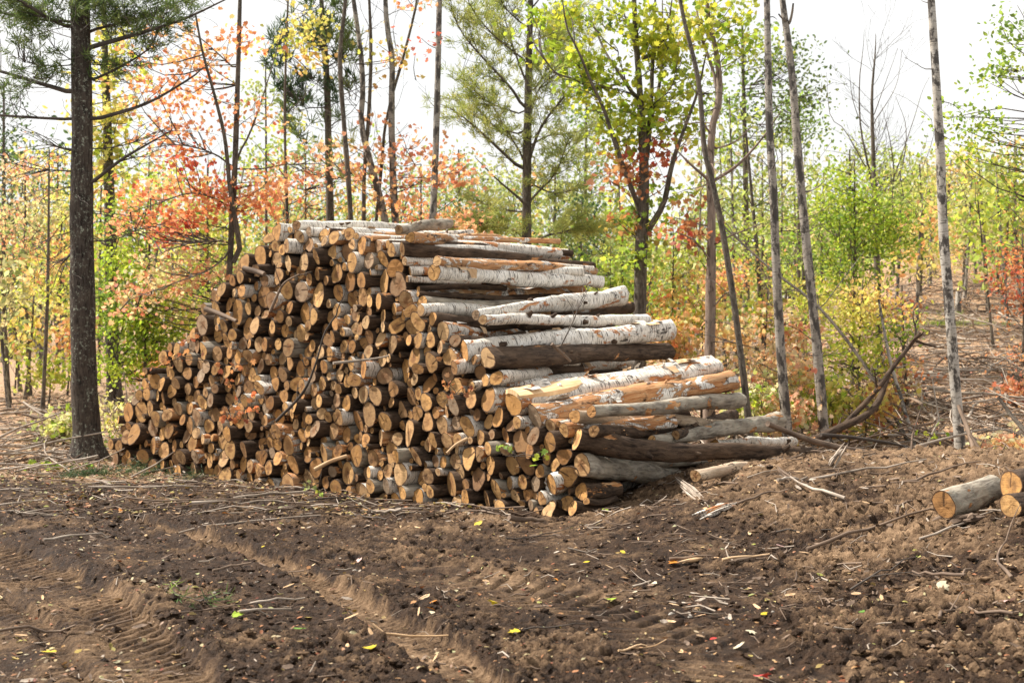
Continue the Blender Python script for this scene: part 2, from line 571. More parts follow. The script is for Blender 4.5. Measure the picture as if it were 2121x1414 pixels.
def thing(name, label, cat, loc=(0, 0, 0), group=None):
    o = bpy.data.objects.new(name, None)
    o.empty_display_size = .2
    COL.objects.link(o)
    o.location = Vector([float(x) for x in loc])
    return tag(o, label, cat, group)


def later(o, phrase, x):
    PENDING.append((o, phrase, x))


def finish_labels():
    by = {}
    for o, ph, x in PENDING:
        by.setdefault(ph, []).append((x, o))
    for ph, lst in by.items():
        lst.sort(key=lambda t: t[0])
        n = len(lst)
        for i, (x, o) in enumerate(lst):
            if n == 1:
                o['label'] = ph
            else:
                w = 'leftmost' if i == 0 else 'rightmost' if i == n - 1 else ORD[i] + ' from left' if i < len(ORD) and i <= n // 2 else (ORD[n - 1 - i] if n - 1 - i < len(ORD) else 'next') + ' from right'
                o['label'] = f'{ph}, {w}' if n > 2 else f'{ph}, {"left" if i == 0 else "right"} one'


def child_offset(mb, loc):
    pass

# ================================================================== SETTING
def build_ground():
    Ys = [-8, -4, 0, 2, 3.5, 4.5, 5.2]
    y = 5.6
    while y < 420:
        Ys.append(y)
        y += .0125 * (y / 6.5) ** 1.1 if y < 16 else .06 * (y / 16) ** 2.2 if y < 19 else .06 * (y / 19) ** 2.2 if y < 60 else y * .08
    Ys = np.array(Ys)
    nv = 1000
    v = np.linspace(-1, 1, nv)
    v = np.sign(v) * (.55 * np.abs(v) + .45 * np.abs(v) ** 3)
    Y = np.repeat(Ys[:, None], nv, 1)
    X = v[None, :] * (.62 * np.abs(Y) + 4.5)
    z = ground_z(X, Y)
    mb = MB()
    n = len(Ys)
    i = np.arange(n - 1)[:, None] * nv
    j = np.arange(nv - 1)[None, :]
    fc = np.stack([i + j, i + j + 1, i + nv + j + 1, i + nv + j], -1).reshape(-1, 4)
    xf, yf = X.ravel(), Y.ravel()
    zm = macro(xf, yf)
    tz, sm = track_eval(xf, yf)
    rest_, TRACKS[3:] = TRACKS[3:], []
    rut = track_eval(xf, yf)[1] * .38
    TRACKS.extend(rest_)
    rest_, TRACKS[1:] = TRACKS[1:], []
    rut = np.maximum(rut, track_eval(xf, yf)[1])
    TRACKS.extend(rest_)
    dry = .23 + .22 * sstep(1.0, 3.4, xf + .35 * (yf - 9)) * sstep(6.6, 8.6, yf) + .25 * sstep(11, 13, yf) * sstep(-1.5, 1, xf)
    dry += .30 * np.exp(-(((xf - .25) / .75) ** 2 + ((yf - 9.3) / .7) ** 2)) + .28 * np.exp(-(((xf + .4) / 1.1) ** 2 + ((yf - 11.3) / .5) ** 2))
    dry += .16 * np.exp(-(((xf + 1.9) / .5) ** 2 + ((yf - 8.6) / .7) ** 2)) + .14 * np.exp(-(((xf - .3) / .5) ** 2 + ((yf - 7.0) / .4) ** 2)) + .17 * sm + .30 * rut
    dry -= .12 * np.exp(-(((xf + 2.6) / 2.2) ** 2 + ((yf - 13.2) / .6) ** 2))  # shade before the pile's left foot, painted in as less dry, darker soil
    litter = sstep(14.0, 17.5, yf + .8 * fbm(xf * .7, yf * .7, 3, 90)) * sstep(.5, -3, xf) + sstep(14.6, 16.5, yf) * sstep(-.5, 1.5, xf)
    litter = np.clip(litter, 0, 1)
    hi = np.clip((z.ravel() - zm - tz) / .05, -1, 1.5)
    mb.add(np.c_[xf, yf, z.ravel()], fc, 0, dry=dry, litter=litter, hi=hi)
    tag(mb.build('ground', M['soil']), kind='structure')


build_ground()


def terrain_z(x, y):
    return float(ground_z(x, y))


# ================================================================== LOG PILE
PU = np.array([-.759, .652])


def plane(px, py):
    x = (px - CX) / F
    u = (.6 - x * 12.4) / (.759 + x * .652)
    Y = 12.4 + .652 * u
    return u, CH + (HY - py) / F * Y


def face(u, z):
    return np.array([.6 - .759 * u, 12.4 + .652 * u, z])


def axis_at(u):
    k = min(max(u / 7, 0), 1)
    a = np.array([.81 - .10 * k, .585 + .12 * k, 0])
    return a / np.linalg.norm(a)


SIDE = [  # front (px, py, dia), far (px, py, dia), bark, label, [mid points]
    ((614, 467, 21), (868, 470, 17), 'birch', 'long thin white birch log lying flat along the very top of the pile', []),
    ((826, 476, 20), (928, 462, 24), 'grey', 'short gnarled grey log with a ragged broken end on the pile top', []),
    ((724, 484, 26), (975, 505, 23), 'birch', 'white birch log just under the long thin birch on the pile top', []),
    ((850, 492, 22), (1046, 502, 26), 'peeled', 'reddish peeled log near the pile top, above the long dark brown log', []),
    ((833, 516, 27), (1229, 553, 20), 'dark', 'long dark brown log sloping down across the top shoulder of the pile', []),
    ((818, 556, 40), (960, 580, 34), 'dark', 'thick dark log whose end sits under the long dark brown log', []),
    ((905, 541, 24), (1229, 562, 24), 'peeled', 'orange peeled log directly below the long dark brown top log', []),
    ((824, 590, 48), (1000, 600, 30), 'dark', 'thick dark log ending just left of the clean round ended birch', []),
    ((899, 564, 36), (1243, 584, 25), 'birch', 'clean white birch log with neat round end, below the dark sloping log', []),
    ((841, 622, 42), (1202, 603, 30), 'peeled', 'thick orange log stripped of most bark, above the two wide birches', []),
    ((852, 645, 32), (1150, 640, 24), 'birch2', 'birch log with torn curling white bark at its front end', []),
    ((985, 652, 22), (1288, 613, 40), 'birch', 'white birch log thickening to a wide clean butt by the green trees', []),
    ((1130, 648, 26), (1306, 637, 24), 'dark', 'dark brown log end showing under the wide birch butt', []),
    ((1000, 662, 22), (1338, 662, 24), 'birch', 'thin white birch log squeezed between two thicker birch logs', []),
    ((918, 686, 40), (1230, 690, 34), 'birch2', 'birch log with torn bark patches directly above the thickest white birch', []),
    ((962, 727, 42), (1391, 682, 38), 'birch', 'thickest white birch log jutting out farthest above the dark log', []),
    ((1009, 742, 50), (1384, 726, 36), 'dark', 'thick almost black log under the jutting white birch', []),
    ((1028, 783, 34), (1300, 750, 28), 'birch2', 'mottled ragged birch log resting under the black log', []),
    ((1063, 836, 58), (1480, 758, 46), 'birch2', 'big log with a broad pale slab sawn off its top', []),
    ((1107, 862, 52), (1518, 786, 42), 'peeled', 'orange log with ragged white bark along its upper side', []),
    ((1225, 852, 26), (1533, 829, 34), 'grey', 'straight grey log under the orange peeled log', []),
    ((1190, 862, 29), (1500, 880, 22), 'bare', 'smooth tan log with a dipped bend and split pale end', [(1330, 866)]),
    ((1350, 912, 20), (1612, 872, 35), 'grey', 'pale log stub tilted upward across the low logs', []),
    ((1400, 900, 18), (1520, 858, 24), 'dark', 'dark log end hidden below the straight grey log', []),
    ((1195, 909, 50), (1688, 938, 24), 'dark', 'long dark rough log sagging along the foot of the pile', [(1400, 935)]),
    ((1205, 963, 46), (1475, 988, 38), 'grey', 'lowest pale grey log bowed down onto the dirt bank', [(1330, 976)]),
    ((1440, 985, 26), (1673, 946, 24), 'bare', 'tan log half buried in the dirt bank beside the pile', []),
    ((1480, 921, 22), (1643, 914, 20), 'birch', 'thin white birch pole behind the sagging dark log', []),
    ((1230, 892, 26), (1455, 893, 28), 'dark', 'dark log in shadow between the tan bent log and the sagging log', []),
]
FIX = [  # px, py, dia, bark
    (579, 481, 38, 'birch'), (609, 510, 32, 'birch'), (640, 506, 34, 'birch'), (602, 545, 38, 'dark'), (737, 543, 44, 'birch'), (765, 540, 38, 'grey'),
    (660, 611, 56, 'dark'), (843, 731, 36, 'birch'), (815, 712, 42, 'dark'), (860, 739, 44, 'grey'), (926, 776, 36, 'dark'), (981, 772, 34, 'dark'),
    (1013, 827, 52, 'birch'), (913, 827, 34, 'dark'), (943, 875, 32, 'birch'), (910, 800, 22, 'birch'), (757, 816, 38, 'birch'), (739, 943, 50, 'grey'),
    (808, 937, 44, 'birch'), (850, 894, 54, 'dark'), (931, 1003, 64, 'dark'), (1025, 1013, 44, 'grey'), (1146, 1002, 56, 'birch'), (1179, 985, 46, 'dark'),
    (1197, 1018, 38, 'dark'), (1166, 1042, 38, 'grey'), (1040, 1052, 40, 'dark'), (951, 1040, 36, 'birch'), (869, 1030, 38, 'birch'), (1095, 1046, 26, 'grey'),
    (1146, 915, 48, 'dark'), (1107, 932, 34, 'dark'), (1027, 928, 28, 'grey'), (939, 955, 34, 'birch'), (897, 955, 28, 'birch'), (914, 957, 26, 'grey'),
    (808, 1006, 34, 'birch'), (865, 991, 34, 'grey'), (772, 978, 26, 'birch'), (951, 975, 34, 'dark'), (885, 920, 34, 'dark'), (1119, 976, 32, 'grey'),
    (1050, 1000, 30, 'birch'), (1079, 998, 32, 'dark'), (1173, 944, 36, 'dark'), (535, 573, 26, 'dark'), (560, 582, 26, 'birch'), (487, 606, 22, 'birch'),
    (372, 722, 26, 'birch'), (443, 612, 30, 'birch'), (325, 790, 30, 'grey'), (500, 605, 32, 'grey'), (514, 602, 28, 'birch'), (600, 476, 16, 'birch'),
    (553, 492, 26, 'grey'), (1030, 575, 1, 'x'),
]
PROFILE_PX = [(1215, 1035), (1195, 965), (1185, 880), (1110, 860), (1050, 820), (1000, 735), (955, 700), (900, 640), (850, 590), (838, 510), (740, 478), (600, 466),
              (552, 483), (545, 512), (490, 545), (478, 590), (440, 605), (425, 650), (395, 690), (360, 715), (332, 755), (300, 785), (285, 820), (250, 850),
              (246, 900), (232, 950), (215, 985), (300, 992), (500, 1003), (700, 1035), (860, 1052), (960, 1066), (1050, 1078), (1190, 1062)]


def inside(poly, x, y):
    c = np.zeros(x.shape, bool)
    n = len(poly)
    for i in range(n):
        x1, y1 = poly[i]
        x2, y2 = poly[(i + 1) % n]
        k = (y1 > y) != (y2 > y)
        c ^= k & (x < (x2 - x1) * (y - y1) / (y2 - y1 + 1e-12) + x1)
    return c


def pack():
    poly = [plane(*p) for p in PROFILE_PX]
    us = np.arange(-.4, 7.5, .016)
    zs = np.arange(-.1, 2.9, .016)
    U, Z = np.meshgrid(us, zs, indexing='ij')
    ins = inside(poly, U, Z)
    # clearance to the outline
    D = np.full(U.shape, 9.0)
    for i in range(len(poly)):
        a, b = np.array(poly[i]), np.array(poly[(i + 1) % len(poly)])
        d = b - a
        L2 = d @ d + 1e-12
        t = np.clip(((U - a[0]) * d[0] + (Z - a[1]) * d[1]) / L2, 0, 1)
        D = np.minimum(D, np.hypot(U - a[0] - t * d[0], Z - a[1] - t * d[1]))
    D = np.where(ins, D + np.where((U < 3.7) & (Z > .35), .0, .045), -1)
    circ = []

    def put(u, z, r, kind, fixed):
        nonlocal D
        circ.append((u, z, r, kind, fixed))
        D = np.minimum(D, np.hypot(U - u, Z - z) - r)
    for i, s in enumerate(SIDE):
        px, py, d = s[0]
        u, z = plane(px, py)
        Y = 12.4 + .652 * u
        put(u, z, d / 2 / F * Y, s[2], i)
    for px, py, d, b in FIX:
        if d < 5:
            continue
        u, z = plane(px, py)
        Y = 12.4 + .652 * u
        put(u, z, d / 2 / F * Y * .98, b, None)
    rad = sorted([min(max(math.exp(G.normal(math.log(.060), .32)), .038), .125) for _ in range(1000)], reverse=True) + [.034] * 240 + [.028] * 260
    kinds = ['birch', 'dark', 'dark', 'dark', 'grey', 'dark', 'dark', 'dark', 'birch2', 'dark', 'peeled', 'dark']
    slope = ['birch', 'birch2', 'birch', 'dark', 'peeled', 'birch2']
    for r in rad:
        k = (D > r * .95) & (D < r * 1.06)
        idx = np.argwhere(k)
        if len(idx) == 0:
            k = D > r * .95
            idx = np.argwhere(k)
            if len(idx) == 0:
                continue
        i, j = idx[G.integers(len(idx))]
        right = zs[j] > np.interp(us[i], [0, .85, 1.39, 1.76, 2.21, 3.8], [.55, .75, 1.2, 1.85, 2.1, 2.5]) and us[i] < 3.8
        put(us[i], zs[j], r, slope[G.integers(len(slope))] if right else kinds[G.integers(len(kinds))], None)
    return circ


CIRC = pack()
END_OK = {}


def make_log(mb_bark, mb_end, path, r0, r1, rnd, stain, seg=16, mi=0, ei=0, far=False, rough=.05, mb_far=None):
    ov = (abs(G.normal(0, .10)), G.uniform(0, 6.28), abs(G.normal(0, .055)), G.uniform(0, 6.28))
    rr = np.linspace(r0, r1, len(path)) * (1 + .03 * np.sin(np.linspace(0, 9, len(path)) + G.uniform(0, 6)))
    ra, rb, ta, tb = tube(mb_bark, path, rr, seg, mi, rough, ov, skew=(G.normal(0, .20), G.uniform(0, 6.28)), rnd=rnd)
    disc(mb_end, ra, ta, ei, rnd=G.uniform(0, 1), stain=stain)
    if far:
        disc(mb_far if mb_far is not None else mb_end, rb, tb, ei, rnd=G.uniform(0, 1), stain=stain, flip=True)


KIND_WORD = {'birch': 'white birch', 'birch2': 'ragged birch', 'dark': 'dark barked', 'grey': 'grey barked', 'bare': 'bare tan', 'peeled': 'orange peeled'}
LOGNAME = {'birch': 'birch_log', 'birch2': 'birch_log', 'dark': 'dark_log', 'grey': 'grey_log', 'bare': 'barkless_log', 'peeled': 'peeled_log'}


def side_log(spec):
    (ax, ay, ad), (bx, by, bd), bark, label, mids = spec
    u, z = plane(ax, ay)
    a = face(u, z)
    if label.startswith(('tan log half', 'pale log stub', 'thin white birch pole', 'dark log end hidden', 'dark brown log end')):
        a = P(ax, ay, {'tan': 12.05, 'pal': 13.0, 'thi': 14.0, 'dar': 13.2}[label[:3]] if not label.startswith('dark brown') else 14.4)
    dx = (bx - CX) / F
    best = None
    for Y in np.arange(a[1] + .15, a[1] + 2.3, .02):
        q = P(bx, by, Y)
        if np.linalg.norm(q - a) > (2.5 if not label.startswith(('short', 'thick dark', 'dark log with')) else 1.6) * G.uniform(.97, 1.03):
            best = q
            break
    b = best if best is not None else P(bx, by, a[1] + 2.2)
    pts = [a]
    for mx, my in mids:
        t = (mx - ax) / (bx - ax)
        pts.append(P(mx, my, a[1] + (b[1] - a[1]) * t))
    pts.append(b)
    path = smooth_path(pts, 22)
    ph = G.uniform(0, 6.28, 2)
    tt = np.linspace(0, 1, 22)
    path[1:-1] += (np.c_[np.sin(tt * 5 + ph[0]), np.sin(tt * 4 + ph[1]), np.sin(tt * 6 + ph[0] + ph[1])] * .014 * np.sin(tt * 3.14)[:, None])[1:-1] + G.normal(0, .003, (20, 3))
    t = thing(LOGNAME[bark], label, 'log', a - np.array([0, 0, ad / 2 / F * a[1]]), 'logs showing their sides on the pile')
    L = np.array(t.location)
    mb, me, mf = MB(), MB(), MB()
    make_log(mb, me, path, ad / 2 / F * a[1], bd / 2 / F * b[1], G.uniform(0, .35), .35, 24, far=True, rough=.11, mb_far=mf)
    mb.build('bark', M[bark], t, loc=L)
    me.build('sawn_end', M['end'], t, loc=L)
    mf.build('sawn_end', M['end'], t, loc=L)
    for _ in range(R.randint(1, 4)):          # snapped branch stubs and knots
        k = R.randint(3, 19)
        d = unit(path[k + 1] - path[k - 1])
        s_ = unit(np.cross(d, [0, 0, 1]))
        an = R.uniform(-.6, 1.6)
        nrm = s_ * math.cos(an) + np.cross(s_, d) * math.sin(an)
        r = (ad + (bd - ad) * k / 21) / 2 / F * a[1]
        kb = MB()
        rs = R.uniform(.012, .026)
        tube(kb, np.array([path[k] + nrm * r * .8, path[k] + nrm * (r + .008) + d * .01, path[k] + nrm * (r + R.uniform(.012, .05)) + d * .03]), [rs * 1.5, rs, rs * .7], 8, 0, .2, cap=True)
        kb.build('branch_stub', M[bark if bark != 'birch' else 'dark'], t, loc=L)
    if 'broad pale slab' in label:           # a broad pale slab face cut along the top of the front half
        ss = MB()
        d = (b - a) / np.linalg.norm(b - a)
        up = np.array([-.22, -.42, .88])
        up -= d * (up @ d)
        up /= np.linalg.norm(up)
        w = np.cross(d, up)
        r = ad / 2 / F * a[1]
        V, Lp = [], []
        for s_, hw in ((-.01, .86), (.12, .98), (.3, 1.02), (.5, .98), (.64, .85), (.74, .5)):
            c = a + d * s_ + up * (r * (1.0 - .05 * s_))
            for e, ht in ((-1, -.16), (-.55, .02), (0, .06), (.55, .02), (1, -.16)):
                q = c + w * (e * hw * r) + up * (ht * r)
                V.append(q)
                Lp.append([(q - a) @ w, (q - a) @ up, s_])
        n = 6
        fc = [[i * 5 + j, i * 5 + j + 1, i * 5 + 5 + j + 1, i * 5 + 5 + j] for i in range(n - 1) for j in range(4)]
        V = np.array(V)
        V2 = V - up * r * .35
        ss.add(V, np.array(fc), 0, lp=np.array(Lp))
        rim = [0, 1, 2, 3, 4, 9, 14, 19, 24, 29, 28, 27, 26, 25, 20, 15, 10, 5]
        ss.add(np.concatenate([V[rim], V2[rim]]), np.array([[i, (i + 1) % 18, (i + 1) % 18 + 18, i + 18] for i in range(18)]), 0, lp=np.concatenate([np.array(Lp)[rim]] * 2))
        ss.build('slab_face', M['slab'], t, loc=L)
    if bark in ('birch2', 'birch', 'peeled') and ad > 24:
        for _ in range(R.randint(14, 22)):     # curls of loose bark standing off the log
            cb = MB()
            k = R.uniform(.04, .95)
            c = a + (b - a) * k
            d = (b - a) / np.linalg.norm(b - a)
            th = R.uniform(-2.4, .9)
            s_ = np.cross(d, [0, 0, 1])
            s_ /= np.linalg.norm(s_)
            up = np.cross(s_, d)
            r = (ad + (bd - ad) * k) / 2 / F * a[1] * 1.02
            wdt, n = R.choice([R.uniform(.015, .06), R.uniform(.05, .14)]), 5
            arc = R.uniform(.5, 1.3) * R.choice([-1, 1])
            V = []
            for i in range(n):
                f = i / (n - 1)
                an = th + f * arc
                q = c + (s_ * math.sin(an) + up * math.cos(an)) * (r * (1.02 + .42 * f * f))
                for e in (-1, 1):
                    V.append(q + d * e * wdt * (1 - .5 * f) + d * R.uniform(-.008, .008))
            cb.add(V, np.array([[2 * i, 2 * i + 1, 2 * i + 3, 2 * i + 2] for i in range(n - 1)]), 0, lp=np.array(V), rnd=np.full(2 * n, R.uniform(0, 1)))
            cb.build('bark_curl', M['birch'] if R.random() < .5 else M['chip'], t, loc=L)


for s in SIDE:
    side_log(s)


def zone(u, z):
    top = np.interp(u, [0, .85, 1.39, 1.76, 2.21, 3.8, 4.2, 5.2, 6.15, 7.0], [.8, 1, 1.45, 2.1, 2.4, 2.75, 2.7, 2, 1.3, .7])
    h = z / top
    v = 'bottom row' if z < .17 else 'pile edge' if h > .88 else 'shin high' if z < .42 else 'low' if z < .65 else 'knee high' if z < .9 else 'waist high' if z < 1.2 else 'chest high' if z < 1.5 else 'head high' if z < 1.8 else 'high' if z < 2.15 else 'top rows'
    for lim, w in ((.45, 'by the bowed log'), (.85, 'under the slab log'), (1.3, 'under the black log'), (1.8, 'below the clean birch'), (2.3, 'below the dark top log'), (3.0, 'below the flat birch'), (3.7, 'below the peak'), (4.4, 'just left of peak'), (5.1, 'upper left slope'), (5.8, 'mid left slope'), (6.4, 'lower left slope'), (9, 'near the pine trunk')):
        if u < lim:
            return v + ', ' + w


free = [c for c in CIRC if c[4] is None]
free.sort(key=lambda c: -(c[2] / (12.4 + .652 * c[0])))
N_IND = 300
rest_b, rest_mats = MB(), ['birch', 'birch2', 'dark', 'grey', 'peeled', 'end']
for i, (u, z, r, kind, _) in enumerate(free):
    ax = axis_at(u)
    ya, pi = G.normal(0, .07), G.normal(0, .022)
    ax = np.array([ax[0] * math.cos(ya) - ax[1] * math.sin(ya), ax[0] * math.sin(ya) + ax[1] * math.cos(ya), pi])
    f = face(u, z) + ax * (G.normal(-.01, .038) + (.03 if r < .05 else 0))
    near_slope = u < 3.8 and z > np.interp(u, [0, .85, 1.39, 1.76, 2.21, 3.8], [.45, .6, 1.05, 1.7, 2.0, 2.5])
    Lg = G.uniform(.28, .42) if u < .45 and z < .66 else G.uniform(.9, 1.3) if near_slope and z < 2.2 else G.uniform(2.1, 2.4)
    mid = f + ax * Lg * .5 + np.array([0, 0, G.normal(0, .02)])
    path = smooth_path([f, mid, f + ax * Lg], 6)
    # more rings near the visible front
    path = np.concatenate([path[:1], path[:1] + (path[1:2] - path[:1]) * .3, path[1:]])
    stain = .35 + .6 * G.random() * (1.2 if z < .6 else .8)
    rn = G.uniform(0, .6)
    taper = G.uniform(.82, 1.05)
    if i < N_IND:
        sz = 'very thick' if r > .125 else 'thick' if r > .108 else 'medium' if r > .09 else 'slim' if r > .075 else 'thin'
        t = thing(LOGNAME[kind], None, 'log', f - np.array([0, 0, r]), 'log ends facing the road in the pile')
        later(t, f'{sz} {KIND_WORD[kind]} log end, {zone(u, z)}', -u)
        mb, me = MB(), MB()
        make_log(mb, me, path, r, r * taper, rn, stain, 18, rough=.09)
        L = np.array(t.location)
        mb.build('bark', M[kind], t, loc=L)
        me.build('sawn_end', M['end'], t, loc=L)
    else:
        make_log(rest_b, rest_b, path, r, r * taper, rn, stain, 12, mi=rest_mats.index(kind), ei=5)
o = rest_b.build('thin_logs', [M[k] for k in rest_mats])
tag(o, 'thin log ends wedged in the gaps between thicker logs of the pile', 'logs', kind='stuff')
print('logs', len(free), len(CIRC))


# ---- logs at the right edge of the picture
def loose_log(a, b, r0, r1, bark, label):
    t = thing(LOGNAME[bark], label, 'log', a - np.array([0, 0, r0]), 'loose logs on the dirt mound')
    L = np.array(t.location)
    mb, me, mf = MB(), MB(), MB()
    make_log(mb, me, smooth_path([a, (a + b) / 2 + G.normal(0, .01, 3), b], 8), r0, r1, .2, .7, 20, far=True, mb_far=mf)
    mb.build('bark', M[bark], t, loc=L)
    me.build('sawn_end', M['end'], t, loc=L)
    mf.build('sawn_end', M['end'], t, loc=L)


loose_log(P(1955, 1044, 10.0), P(1955, 1044, 10.0) + np.array([.58, .66, .04]), .092, .095, 'grey', 'short grey brown log lying on the mound with its pale end toward the road')
loose_log(P(2093, 1004, 10.25), P(2093, 1004, 10.25) + np.array([1.3, 1.1, .02]), .105, .10, 'dark', 'thick log with saw grooved end on the mound at the edge')
loose_log(P(2092, 1048, 9.6), P(2092, 1048, 9.6) + np.array([1.4, .9, .02]), .075, .07, 'dark', 'small pale log end below the saw grooved log on the mound')


# ================================================================== LEAVES
SH_MAPLE = np.array([(0, -.5), (.28, -.42), (.50, -.12), (.26, -.02), (.42, .34), (.16, .22), (0, .56), (-.16, .22), (-.42, .34), (-.26, -.02), (-.50, -.12), (-.28, -.42)])
SH_OVAL = np.array([(0, -.5), (.24, -.2), (.28, .12), (0, .55), (-.28, .12), (-.24, -.2)])


def add_leaves(mb, c, size, col, shape=SH_OVAL, flat=.5, mi=0):
    """c (n,3), size (n), col (n,3); flat 1 = lying level, 0 = any way up"""
    n = len(c)
    nrm = unit(G.normal(0, 1, (n, 3)) * (1 - flat) + np.array([0, 0, 1.0]) * flat * np.sign(G.uniform(-1, 1, (n, 1)) + .7))
    t = unit(np.cross(nrm, G.normal(0, 1, (n, 3))))
    b = np.cross(nrm, t)
    k = len(shape)
    s = size[:, None, None]
    V = c[:, None, :] + s * (shape[None, :, 0, None] * t[:, None, :] + shape[None, :, 1, None] * b[:, None, :])
    V = V + s * (np.abs(shape[None, :, 0, None]) * G.uniform(-.1, .45, (n, 1, 1)) + (shape[None, :, 1, None] ** 2) * G.uniform(-.5, .2, (n, 1, 1))) * nrm[:, None, :]
    f = np.arange(n * k).reshape(n, k)
    cc = np.repeat(np.c_[np.clip(col, 0, 1), np.ones(n)], k, 0)
    mb.add(V.reshape(-1, 3), f, mi, col=cc)


PAL = dict(
    lime=[(.42, .54, .06), (.31, .47, .05), (.56, .60, .09), (.22, .36, .045)],
    green=[(.16, .27, .055), (.24, .37, .07), (.11, .20, .04), (.33, .42, .085)],
    soft=[(.32, .41, .15), (.42, .48, .19), (.24, .32, .11), (.50, .50, .20)],
    yellow=[(.62, .57, .13), (.68, .62, .21), (.50, .55, .12), (.65, .52, .16)],
    orange=[(.73, .40, .17), (.77, .49, .23), (.68, .31, .15), (.72, .56, .26)],
    salmon=[(.78, .44, .27), (.76, .34, .21), (.80, .54, .31), (.70, .25, .17)],
    red=[(.64, .12, .085), (.70, .19, .13), (.52, .075, .06), (.74, .30, .20)],
    rust=[(.42, .15, .07), (.52, .24, .11), (.32, .10, .06), (.58, .34, .16)],
    fire=[(.74, .29, .12), (.70, .20, .11), (.78, .41, .18), (.76, .49, .23)],
    pale=[(.62, .60, .36), (.68, .55, .36), (.54, .55, .26), (.68, .63, .44)],
    oak=[(.50, .53, .06), (.39, .48, .06), (.64, .58, .08), (.30, .38, .05)],
    pine=[(.085, .14, .042), (.13, .19, .06), (.065, .105, .035), (.20, .24, .08)],
    pinesoft=[(.32, .39, .11), (.42, .46, .14), (.24, .31, .09), (.50, .49, .16)],
    dpine=[(.035, .075, .032), (.05, .10, .042), (.07, .11, .05)])


def pal_cols(pal, n, cluster=None):
    """colours for n leaves; cluster: index of a cluster per leaf so that a spray keeps one tone"""
    names = pal if isinstance(pal, (list, tuple)) else [pal]
    allc = np.array([c for q in names for c in PAL[q]])
    m = (int(cluster.max()) + 1) if cluster is not None and len(cluster) else n
    base = allc[G.integers(0, len(allc), m)]
    col = base[cluster] if cluster is not None else base
    own = allc[G.integers(0, len(allc), n)]
    col = col * .62 + own * .38
    return col * G.uniform(.75, 1.2, (n, 1))


def spray_crown(mb, centers, per, spread, size, pal, shape=SH_OVAL, flat=.45, thick=.35):
    """leaf sprays: flattened groups of leaves round each centre"""
    m = len(centers)
    k = np.repeat(np.arange(m), per)
    n = len(k)
    tilt = unit(G.normal(0, .35, (m, 3)) + np.array([0, 0, 1]))
    off = G.normal(0, 1, (n, 3)) * spread
    d = (off * tilt[k]).sum(1, keepdims=True)
    off = off - d * tilt[k] * (1 - thick)
    c = centers[k] + off
    add_leaves(mb, c, G.uniform(.65, 1.25, n) * size, pal_cols(pal, n, k), shape, flat)


def tufts(mb, c, d, pal, length=.10, per=14, width=.008, mi=0):
    """pine needle tufts at c pointing along d"""
    m = len(c)
    k = np.repeat(np.arange(m), per)
    n = len(k)
    dirs = unit(unit(d)[k] * .75 + G.normal(0, .55, (n, 3)) + np.array([0, 0, .12]))
    L = length * G.uniform(.7, 1.25, (n, 1))
    side = unit(np.cross(dirs, G.normal(0, 1, (n, 3)))) * width
    b = c[k] + G.normal(0, .02, (n, 3))
    V = np.stack([b - side * .5, b + side * .5, b + dirs * L * .6 + side * .55, b + dirs * L, b + dirs * L * .6 - side * .55], 1).reshape(-1, 3)
    col = pal_cols(pal, n, k)
    mb.add(V, np.arange(n * 5).reshape(n, 5), mi, col=np.repeat(np.c_[np.clip(col, 0, 1), np.ones(n)], 5, 0))


def blob_pts(Y, px, py, rx, ry, n, depth=1.0, gap=.25, seed=None):
    """n centres in an uneven ellipsoid seen at (px, py); some regions stay empty so that the sky shows through"""
    c = P(px, py, Y)
    sx, sz = rx / F * Y, ry / F * Y
    q = G.normal(0, 1, (n * 4, 3))
    q = unit(q) * G.uniform(0, 1, (n * 4, 1)) ** .42
    w = q * np.array([sx, (sx + sz) * .5 * depth, sz]) + c
    ph = G.uniform(0, 50, 2)
    fld = vnoise(w[:, 0] * 1.9 + ph[0], w[:, 2] * 2.3 + ph[1], 3) + .6 * vnoise(w[:, 1] * 2.1 + ph[1], w[:, 2] * 2.3 + ph[0], 4)
    w = w[fld > -.5 + gap][:n]
    return w


def twigs_to(mb, centers, src, frac=.5, r=.010, mi=0, seg=4):
    """thin twigs from the nearest lower limb point to a share of the spray centres"""
    src = np.asarray(src)
    for c in centers:
        if G.random() > frac:
            continue
        d = src - c
        dist = np.linalg.norm(d * np.array([1, 1, .8]), axis=1) + np.where(d[:, 2] > -.02, .6, 0) + G.uniform(0, .25, len(src))
        s_ = src[np.argmin(dist)]
        L = np.linalg.norm(c - s_)
        if L < .08:
            continue
        m = (s_ + c) / 2 + G.normal(0, .07 * L, 3) + np.array([0, 0, -.05 * L])
        tube(mb, smooth_path([s_, m, c], 5), np.linspace(r * min(1.6, .5 + L * .5), r * .35, 5), seg, mi)


def px_path(pts, Y, n, dy=0.0):
    """pixel polyline (px, py[, w]) at distance Y, its far end dy nearer or farther"""
    k = len(pts)
    return smooth_path([P(p[0], p[1], Y + dy * i / max(k - 1, 1)) for i, p in enumerate(pts)], n)


def grow(mb, start, dirv, L, r, depth, ends, mi=0, wig=.16, up=.05, kids=(3, 5), spreadk=.75):
    """a wandering limb with side twigs"""
    n = 6
    p, d = [np.array(start)], np.array(dirv, float)
    for i in range(n):
        d = unit(d + G.normal(0, wig, 3) + np.array([0, 0, up]))
        p.append(p[-1] + d * L / n)
    p = np.array(p)
    tube(mb, p, np.linspace(r, max(r * .3, .0025), len(p)), 5 if r > .012 else 4, mi, .04)
    ends.append(p)
    if depth > 0:
        for _ in range(R.randint(*kids)):
            i = R.randint(2, n)
            dd = unit(unit(p[i] - p[i - 1]) + G.normal(0, spreadk, 3) * np.array([1, 1, .7]))
            grow(mb, p[i], dd, L * R.uniform(.35, .6), r * (1 - i / n * .6) * .55, depth - 1, ends, mi, wig, up, kids, spreadk)


